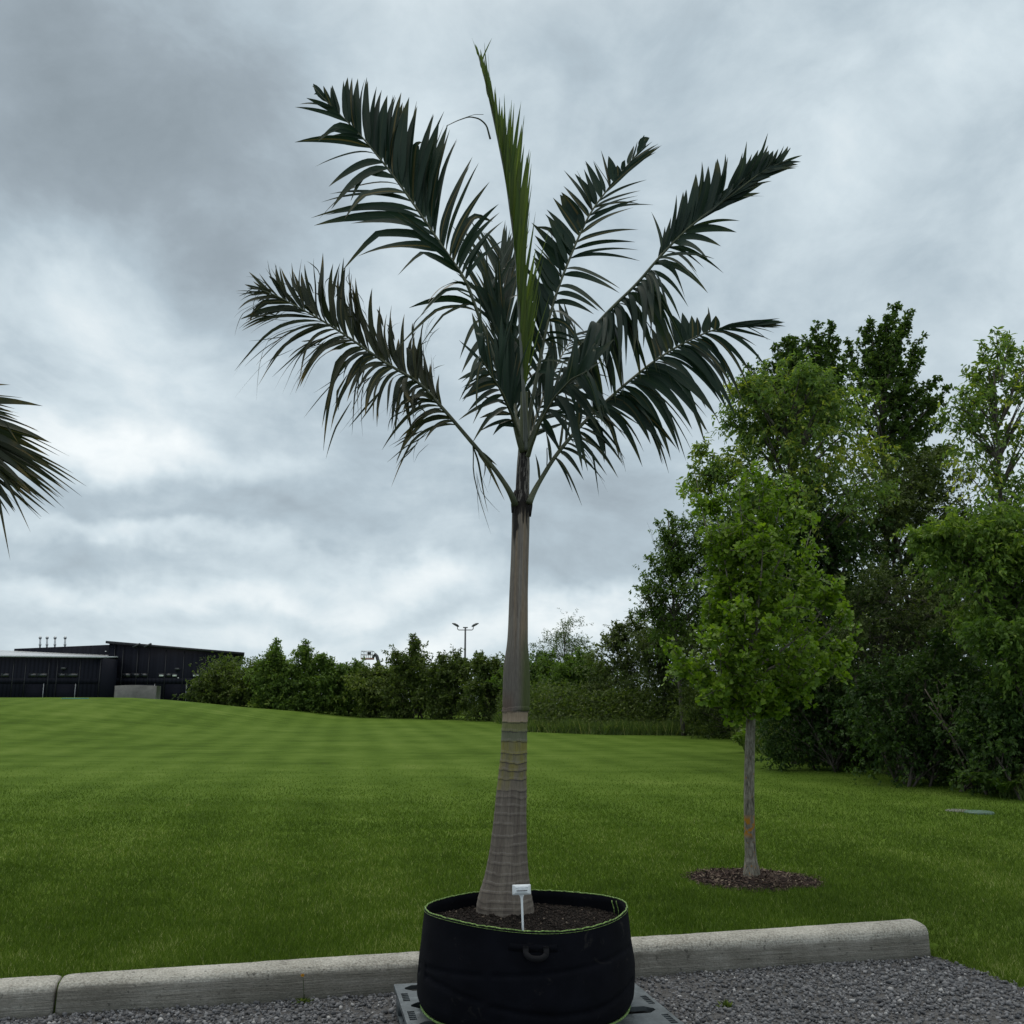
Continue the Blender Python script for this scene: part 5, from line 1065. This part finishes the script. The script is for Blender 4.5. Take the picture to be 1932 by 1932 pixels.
blades('tall_grass', X, Y, Lr, .010 + .0007 * Y, M['reed'], 'long unmown grass and weeds along the foot of the wood', .38, 'tall grass', tint=np.clip(rng.normal(.4, .25, n), 0, 1))
n = 9000; X, Y = under(n, BASE[:9], 1.0, 0, '', 0, 0, '', '')
o = leafcloud('ground_cover', np.stack([X, Y, h(X, Y) + rng.random(n) ** 1.5 * .32], -1), rng.normal(size=(n, 3)) + np.array([0, -.4, .1]), np.array([0, -.3, 1.]) + rng.normal(size=(n, 3)) * .45, rng.uniform(.05, .11, n), rng.uniform(.03, .06, n), M['lf_green'], None, rng.random(n), 'ovate')
tag(o, 'low leafy weeds spilling from the wood onto the lawn edge', 'ground cover', kind='stuff')
n = 85000; X, Y = under(n, BASE, 1.0, 0, '', 0, 0, '', '')
dr = unit(np.stack([X, Y], -1)); off = .05 + 3.2 * rng.random(n) ** 1.2; X = X + dr[:, 0] * off; Y = Y + dr[:, 1] * off
hh = (.55 + 1.5 * fbm(X * .6, Y * .4)) * sstep(.0, 1.5, off) + .28
o = leafcloud('understorey', np.stack([X, Y, h(X, Y) + rng.random(n) * hh], -1), rng.normal(size=(n, 3)) + np.array([0, -.2, .2]), np.array([0, -.2, 1.]) + rng.normal(size=(n, 3)) * .5, rng.uniform(.07, .13, n) * (1 + .012 * Y), rng.uniform(.035, .06, n) * (1 + .012 * Y), M['lf_bush'], None, np.clip(rng.normal(.4, .2, n), 0, 1), 'ovate')
tag(o, 'dark leafy understorey closing the wood behind its lawn edge', 'undergrowth', kind='stuff')
# ferns at the foot
def fern(px, py, z, label, size=.4):
    b = ground(px, py, z); b[2] = float(h(b[0], b[1])); LPp = []; LDd = []; LNn = []; LL = []
    root = empty('fern', b); tag(root, label, 'fern', 'ferns at the foot of the wood'); mb = MB()
    for q in range(7):
        a = q * .9 + rng.random(); e = b + np.array([math.cos(a) * size * .7, math.sin(a) * size * .5, size * (.5 + .5 * rng.random())]); P = bez(b, b * .6 + e * .4 + np.array([0, 0, size * .6]), e, 16); mb.tube(P, np.linspace(.005, .002, 16), 4, False)
        T = unit(np.gradient(P, axis=0)); S = unit(np.cross(T, [0, 0, 1.0]))
        for sg in (-1, 1):
            LPp.append(P[3:]); LDd.append(S[3:] * sg + T[3:] * .5); LNn.append(np.tile([0, 0, 1.], (13, 1))); LL.append(np.sin(np.linspace(.5, 3.0, 13)) * size * .3 + .02)
    mb.build('stalk', M['lf_green'], root); LL = np.concatenate(LL); P_ = np.concatenate(LPp)
    leafcloud('fronds', P_, np.concatenate(LDd), np.concatenate(LNn), LL, LL * .22 + .008, M['lf_light'], root, rng.random(len(P_)) * .7, 'long')
fern(1868, 1492, .31, 'upright fern at the lawn edge, nearest the lower right corner'); fern(1895, 1496, .31, 'small fern right of the upright fern', .3); fern(1845, 1484, .32, 'low fern left of the upright fern', .3)
fern(1405, 1412, .47, 'pale yellow-green fern just left of the ginkgo trunk', .5)
# pale stems in the thicket
mbs = []
for k, (x0, y0, x1, y1, Yd) in enumerate([(1745, 1300, 1835, 1465, 15.0), (1715, 1280, 1690, 1458, 16.2), (1785, 1290, 1812, 1462, 15.3), (1640, 1260, 1672, 1430, 17.6)]):
    mb = MB(); a = at(x1, y1, Yd); b = at(x0, y0, Yd); a[2] = float(h(a[0], Yd)) - .03; mb.tube(bez(a, (a + b) / 2 + np.array([.06, 0, .1]), b, 10), np.linspace(.018, .008, 10), 6)
    for q in range(3):
        t = .4 + .18 * q; p = a * (1 - t) + b * t; mb.tube(bez(p, p + np.array([rng.normal(0, .1), 0, .2]), p + np.array([rng.normal(0, .3), rng.normal(0, .1), .45]), 6), np.linspace(.008, .003, 6), 4)
    o = mb.build('sapling', M['twig'], None, True)
    tag(o, ['long pale sapling stem leaning through the thicket, foot nearest the ferns', 'upright thin sapling stem left of the leaning one', 'short sapling stem between the leaning stem and the upright one', 'leftmost thin sapling stem, in the dark shrub'][k], 'sapling', 'bare sapling stems in the thicket')

# ------------------------------------------------------------------ utility lids in the lawn
def lid(name, px, py, r, mt, label, th):
    c = ground(px, py, .20); z = float(h(c[0], c[1])); c = ground(px, py, z + .03); z = float(h(c[0], c[1]))
    A = np.linspace(0, 2 * np.pi, 40, endpoint=False); rows = []
    for rf, zf in ((0.001, th), (.25, th), (.27, th - .006), (.30, th - .006), (.32, th), (.9, th), (.97, th - .004), (1.0, th - .012), (1.0, -.03)):
        rows.append(np.stack([c[0] + r * rf * np.cos(A), c[1] + r * rf * np.sin(A), np.full(40, z + zf)], -1))
    o = npmesh(name, np.array(rows).reshape(-1, 3), grid_faces(len(rows), 40, True), mt, None, None, True); tag(o, label, 'access cover', 'round access covers in the lawn')
lid('access_cover', 1847, 1528.5, .17, M['lidg'], 'raised round green plastic access cover in the lawn', .022)
lid('access_cover', 1809, 1524.5, .16, M['lidc'], 'weathered grey concrete access cover sunk in grass, left of the green one', .012)

# small weeds near the kerb
def weed(px, py, label, flower=False, size=.06, cat='weed'):
    b = ground(px, py, 0.0); root = empty('weed', b); tag(root, label, cat); n = 46
    d = unit(rng.normal(size=(n, 3)) * np.array([1, .6, .3]) + np.array([0, -.1, .8])); 
    leafcloud('leaves', b + rng.normal(0, .01, (n, 3)) * [1, 1, .2], d, rng.normal(size=(n, 3)) + np.array([0, -1, 1.]), rng.uniform(.4, 1, n) * size, rng.uniform(.004, .012, n), M['lf_bush'], root, rng.random(n), 'long')
    if flower:
        f = b + np.array([.0, .0, .0]); tpf = at(571, 1840, b[1] - .005)
        mb = MB(); mb.tube(bez(b, (b + tpf) / 2 + np.array([.008, -.01, 0]), tpf, 8), .0016, 5); mb.build('stem', M['lf_bush'], root)
        A = np.linspace(0, 2 * np.pi, 22, endpoint=False); 
        leafcloud('flower', np.tile(tpf, (44, 1)), np.stack([np.cos(np.r_[A, A]), -.3 + 0 * np.r_[A, A], np.sin(np.r_[A, A]) * .6 + .2], -1), np.tile([0, -1, .4], (44, 1)), np.full(44, .010), np.full(44, .003), M['yellow'], root, rng.random(44), 'ovate')
weed(573, 1893, 'small weed with one yellow flower at the foot of the kerb, left of the planter', True, .045)
weed(1372, 1902, 'green grass tuft growing in the gravel at lower right', False, .05, 'grass tuft')

# ------------------------------------------------------------------ buildings far left
BY = 108.0
def bp(px, py, Y=BY): return at(px, py, Y)
def wx(px, Y=BY): return at(px, 1290, Y)[0]
def wz(py, Y=BY): return at(200, py, Y)[2]
GZ = .9
bd = empty('industrial_building', ((wx(200) + wx(453)) / 2, BY + 10, GZ)); tag(bd, 'long charcoal metal-clad building with loading doors behind the grassy mound', 'building')
def prism(mb, poly, y0, y1, xb=None):   # poly in (x,z)
    k = len(poly); V = np.array([(x, y0, z) for x, z in poly] + [((xb if (xb is not None and x > 0 - 1e9 and x == max(q[0] for q in poly)) else x), y1, z) for x, z in poly]); mb.add(V, [[i, (i + 1) % k, k + (i + 1) % k, k + i] for i in range(k)] + ([[3, 2, 1, 0], [4, 5, 6, 7]] if k == 4 else []))
xL, xR = wx(200), wx(453)
# tall block, roof falling gently to the right; left gable end runs back
mb = MB(); prism(mb, [(xL, GZ), (xR, GZ), (xR, wz(1236)), (xL, wz(1214))], BY, BY + 26, wx(452, BY + 26)); mb.build('tall_block', M['clad'], bd)
mb = MB()
V = np.array([(xL - .3, BY - .35, wz(1214)), (xR + .4, BY - .35, wz(1236)), (wx(453, BY + 26), BY + 26, wz(1236)), (xL - .3, BY + 26, wz(1214))]); V = np.vstack([V, V + [0, 0, .28]])
mb.add(V, [[3, 2, 1, 0], [4, 5, 6, 7], [0, 1, 5, 4], [1, 2, 6, 5], [2, 3, 7, 6], [3, 0, 4, 7]]); mb.build('roof_edge', M['trimdark'], bd)
# upper left volume falling to the left, set back
YL = BY + 5
mb = MB(); prism(mb, [(wx(20, YL), GZ), (xL - .05, GZ), (xL - .05, wz(1215, YL)), (wx(20, YL), wz(1224, YL))], YL, YL + 20); mb.build('rear_block', M['clad'], bd)
# low wing in front
YW = BY - 4
mb = MB(); prism(mb, [(wx(-420, YW), GZ), (wx(190, YW), GZ), (wx(190, YW), wz(1241, YW)), (wx(-420, YW), wz(1233, YW))], YW, YL - .05); mb.build('low_wing', M['clad2'], bd)
mb = MB(); x0, x1 = wx(-420, YW), wx(190, YW)
V = np.array([(x0, YW - .4, wz(1235.5, YW)), (x1, YW - .4, wz(1241.5, YW)), (x1, YL - .06, wz(1240, YL) ), (x0, YL - .06, wz(1216, YL))]); V[:2, 2] += .0; V = np.vstack([V, V + [0, 0, .14]])
mb.add(V, [[3, 2, 1, 0], [4, 5, 6, 7], [0, 1, 5, 4], [1, 2, 6, 5], [2, 3, 7, 6], [3, 0, 4, 7]]); mb.build('wing_roof', M['roofpale'], bd)
def rect(name, px0, px1, py0, py1, m, Y, th=.06, off=0, parent=None):
    mb = MB(); mb.box((wx(px0, Y), Y - th - off, wz(py1, Y)), (wx(px1, Y), Y - off - .003, wz(py0, Y))); return mb.build(name, m, parent or bd)
for px0, px1, Y in ((102, 143, YW), (33 + 12, 45 + 28, YW), (248, 292, BY), (313, 352, BY), (362, 372, BY), (-60, -10, YW)):
    if px0 == 45: px0, px1 = 51, 83
    d = rect('door', px0, px1, 1291, 1330, M['doordark'], Y, .05)
    mb = MB(); mb.box((wx(px1 + .2, Y), Y - .13, wz(1330, Y)), (wx(px1 + .8, Y), Y - .004, wz(1290, Y))); mb.build('door_track', M['steel'], d)
for px0, px1, Y in ((53, 68, YW), (69, 88, YW), (108, 122, YW), (123, 146, YW), (0, 16, YW), (229, 245, BY), (246, 262, BY), (263, 277, BY), (298, 309, BY), (310, 322, BY), (323, 334, BY), (362, 376, BY), (377, 392, BY), (393, 405, BY)):
    w_ = rect('window', px0, px1, 1270.5, 1277.5, M['trimdark'], Y, .06)
    lit = px0 in (298, 330, 323, 362, 377, 393)
    mb = MB(); mb.box((wx(px0 + 1.5, Y), Y - .075, wz(1276.8 if not lit else 1276.5, Y)), (wx(px1 - 1.5, Y), Y - .0605, wz(1271 if not lit else 1273.2, Y))); mb.build('pane', M['glasslit'] if lit else M['glass'], w_)
for px, Y in ((46, YW), (23, YW), (90, YW), (106, YW), (149, YW), (187, YW), (212, BY), (228, BY), (256, BY), (278, BY), (310, BY), (344, BY), (385, BY), (425, BY)):
    rect('pilaster', px - .6, px + .6, 1214 + 2 + max(0, px - 200) * .087 if Y == BY else 1243, 1330, M['trimdark'], Y, .1, .0)
rect('wall_band', 200.5, 452, 1280, 1290, M['clad2'], BY, .035); rect('wall_band', -300, 189, 1280, 1290, M['clad'], YW, .035)
for px, py, Y in ((119, 1262, YW), (334, 1263, BY)):
    rect('wall_lamp', px - 4, px + 4, py - 2.5, py + 1, M['dsteel'], Y, .35)
for px, py in ((217, 1279), (336, 1279), (195, 1229), (197.5, 1237)): rect('lamp', px - 1, px + 1, py - .8, py + .8, M['whitepaint'], BY if px > 200 else BY + .0, .15)
for px in (76, 89, 104, 123):
    YV = YL + 3; mb = MB(); b = at(px, 1221, YV); b[2] -= .5; t_ = at(px, 1203.5, YV); mb.tube([b, b * .5 + t_ * .5, t_], .10, 10); mb.tube([t_ - [0, 0, .15], t_ - [0, 0, .02], t_ + [0, 0, .05], t_ + [0, 0, .22]], [.12, .19, .19, .06], 10); mb.tube([b * .5 + t_ * .5 - [0, 0, .1], b * .5 + t_ * .5 + [0, 0, .1]], .15, 10); mb.build('vent_pipe', M['steel'], bd, True)
for px, dx in ((257, 6), (278, 6)):
    b = at(px, 1223, BY); mb = MB(); mb.tube([b, b + [0, -.3, .25]], .05, 6); e = at(px + 1, 1218, BY - .3); mb.box((-.42, -.15, -.06), (.42, .15, .10), np.array([[.88, 0, .47], [0, 1, 0], [-.47, 0, .88]]), e); mb.build('floodlight', M['dsteel'], bd)

# cast concrete block by the building
YC = 72.0
cb = MB(); x0, x1 = wx(217, YC), wx(296, YC); zt = wz(1294, YC); c0 = float(hbase((x0 + x1) / 2, YC)) - .3
An = np.linspace(-.5, .5, 14); V = []
for a in An:
    x = (x0 + x1) / 2 + (x1 - x0) * a; y = YC - .5 * math.cos(a * math.pi); V += [(x, y, c0), (x, y, zt + .05 * math.cos(a * 3)), (x, y + .9, zt + .05 * math.cos(a * 3)), (x, y + .9, c0)]
cb.add(V, np.vstack([grid_faces(14, 4, True), [[0, 1, 2, 3]], [[55, 54, 53, 52]]])); o = cb.build('concrete_bin', M['cgrey']); tag(o, 'curved grey concrete wall section on the mound in front of the dark building', 'concrete wall')
# turquoise strip on the crest
YT = 44; mb = MB(); a = at(118, 1316, YT); a[2] = float(h(a[0], YT)) + .02; b = at(166, 1316, YT); b[2] = float(h(b[0], YT)) + .02
mb.box((a[0], YT - .10, a[2] - .03), (b[0], YT + .10, a[2] + .012)); o = mb.build('plastic_strip', M['turq']); tag(o, 'pale turquoise flat strip lying on the mound crest', 'plastic strip')

# lamp post
YP = 100; lp_ = at(878, 1185, YP); g = float(hbase(lp_[0], YP)); root = empty('lamp_post', (lp_[0], YP, g)); tag(root, 'tall double-headed parking lot lamp post rising behind the far hedge', 'lamp post')
mb = MB(); mb.tube([(lp_[0], YP, g), (lp_[0], YP, lp_[2])], [.14, .09], 10); mb.build('pole', M['dsteel'], root, True)
mb = MB(); 
for sg in (-1, 1):
    mb.tube([(lp_[0], YP, lp_[2] - .2), (lp_[0] + sg * .7, YP, lp_[2] - .2), (lp_[0] + sg * .82, YP, lp_[2] - .1), (lp_[0] + sg * .84, YP, lp_[2] + .25)], .045, 6)
mb.tube([(lp_[0] - .25, YP, lp_[2] + .06), (lp_[0] + .25, YP, lp_[2] + .06)], .06, 6); mb.build('arm', M['dsteel'], root, True)
for sg in (-1, 1):
    mb = MB(); P = np.array([(lp_[0] + sg * .66, YP, lp_[2] + .16), (lp_[0] + sg * .85, YP, lp_[2] + .26), (lp_[0] + sg * 1.15, YP, lp_[2] + .42), (lp_[0] + sg * 1.4, YP, lp_[2] + .5)]); mb.tube(P, [.05, .13, .12, .04], 10); mb.build('lamp_head', M['dsteel'], root, True)
# boom lift: basket above the hedge, boom going down behind it
YB2 = 74; root = empty('boom_lift', at(715, 1350, YB2)); tag(root, 'orange boom lift with raised work basket showing over the far hedge', 'boom lift')
def bb(px, py): return at(px, py, YB2)
mb = MB(); a = bb(683, 1242); b = bb(704, 1242); tpz = bb(683, 1229)[2]; wd = .5
for z in (a[2], (a[2] + tpz) / 2, tpz):
    for (p, q) in (((a[0], YB2 - wd, z), (b[0], YB2 - wd, z)), ((a[0], YB2 + wd, z), (b[0], YB2 + wd, z)), ((a[0], YB2 - wd, z), (a[0], YB2 + wd, z)), ((b[0], YB2 - wd, z), (b[0], YB2 + wd, z))): mb.tube([p, q], .022, 5)
for x in np.linspace(a[0], b[0], 4):
    for y in (-wd, wd): mb.tube([(x, YB2 + y, a[2]), (x, YB2 + y, tpz)], .022, 5)
mb.build('basket_rail', M['steel'], root)
mb = MB(); mb.box((a[0] - .02, YB2 - wd, a[2] - .09), (b[0] + .02, YB2 + wd, a[2] - .025)); mb.build('basket_floor', M['orange'], root)
mb = MB(); p = bb(696, 1233); mb.box((p[0] - .02, YB2 - .6, p[2] - .12), (p[0] + .22, YB2 - .3, p[2] + .10)); mb.build('control_box', M['dsteel'], root)
mb = MB(); mb.tube([bb(703, 1243), bb(706, 1237), bb(708, 1234), bb(711, 1238), bb(716, 1256), bb(724, 1290), bb(728, 1320)], [.07, .10, .12, .14, .14, .16, .18], 8); mb.build('boom', M['dsteel'], root, True)
mb = MB(); q = bb(728, 1320); gz = float(hbase(q[0], YB2)); mb.box((q[0] - 1.1, YB2 - 1, gz + .35), (q[0] + 1.3, YB2 + 1, q[2])); mb.build('chassis', M['orange'], root)
for sx in (-.8, .9):
    for sy in (-1.05, 1.05):
        mb = MB(); mb.tube([(q[0] + sx, YB2 + sy - .15, gz + .42), (q[0] + sx, YB2 + sy + .15, gz + .42)], .42, 16); mb.build('wheel', M['dsteel'], root)
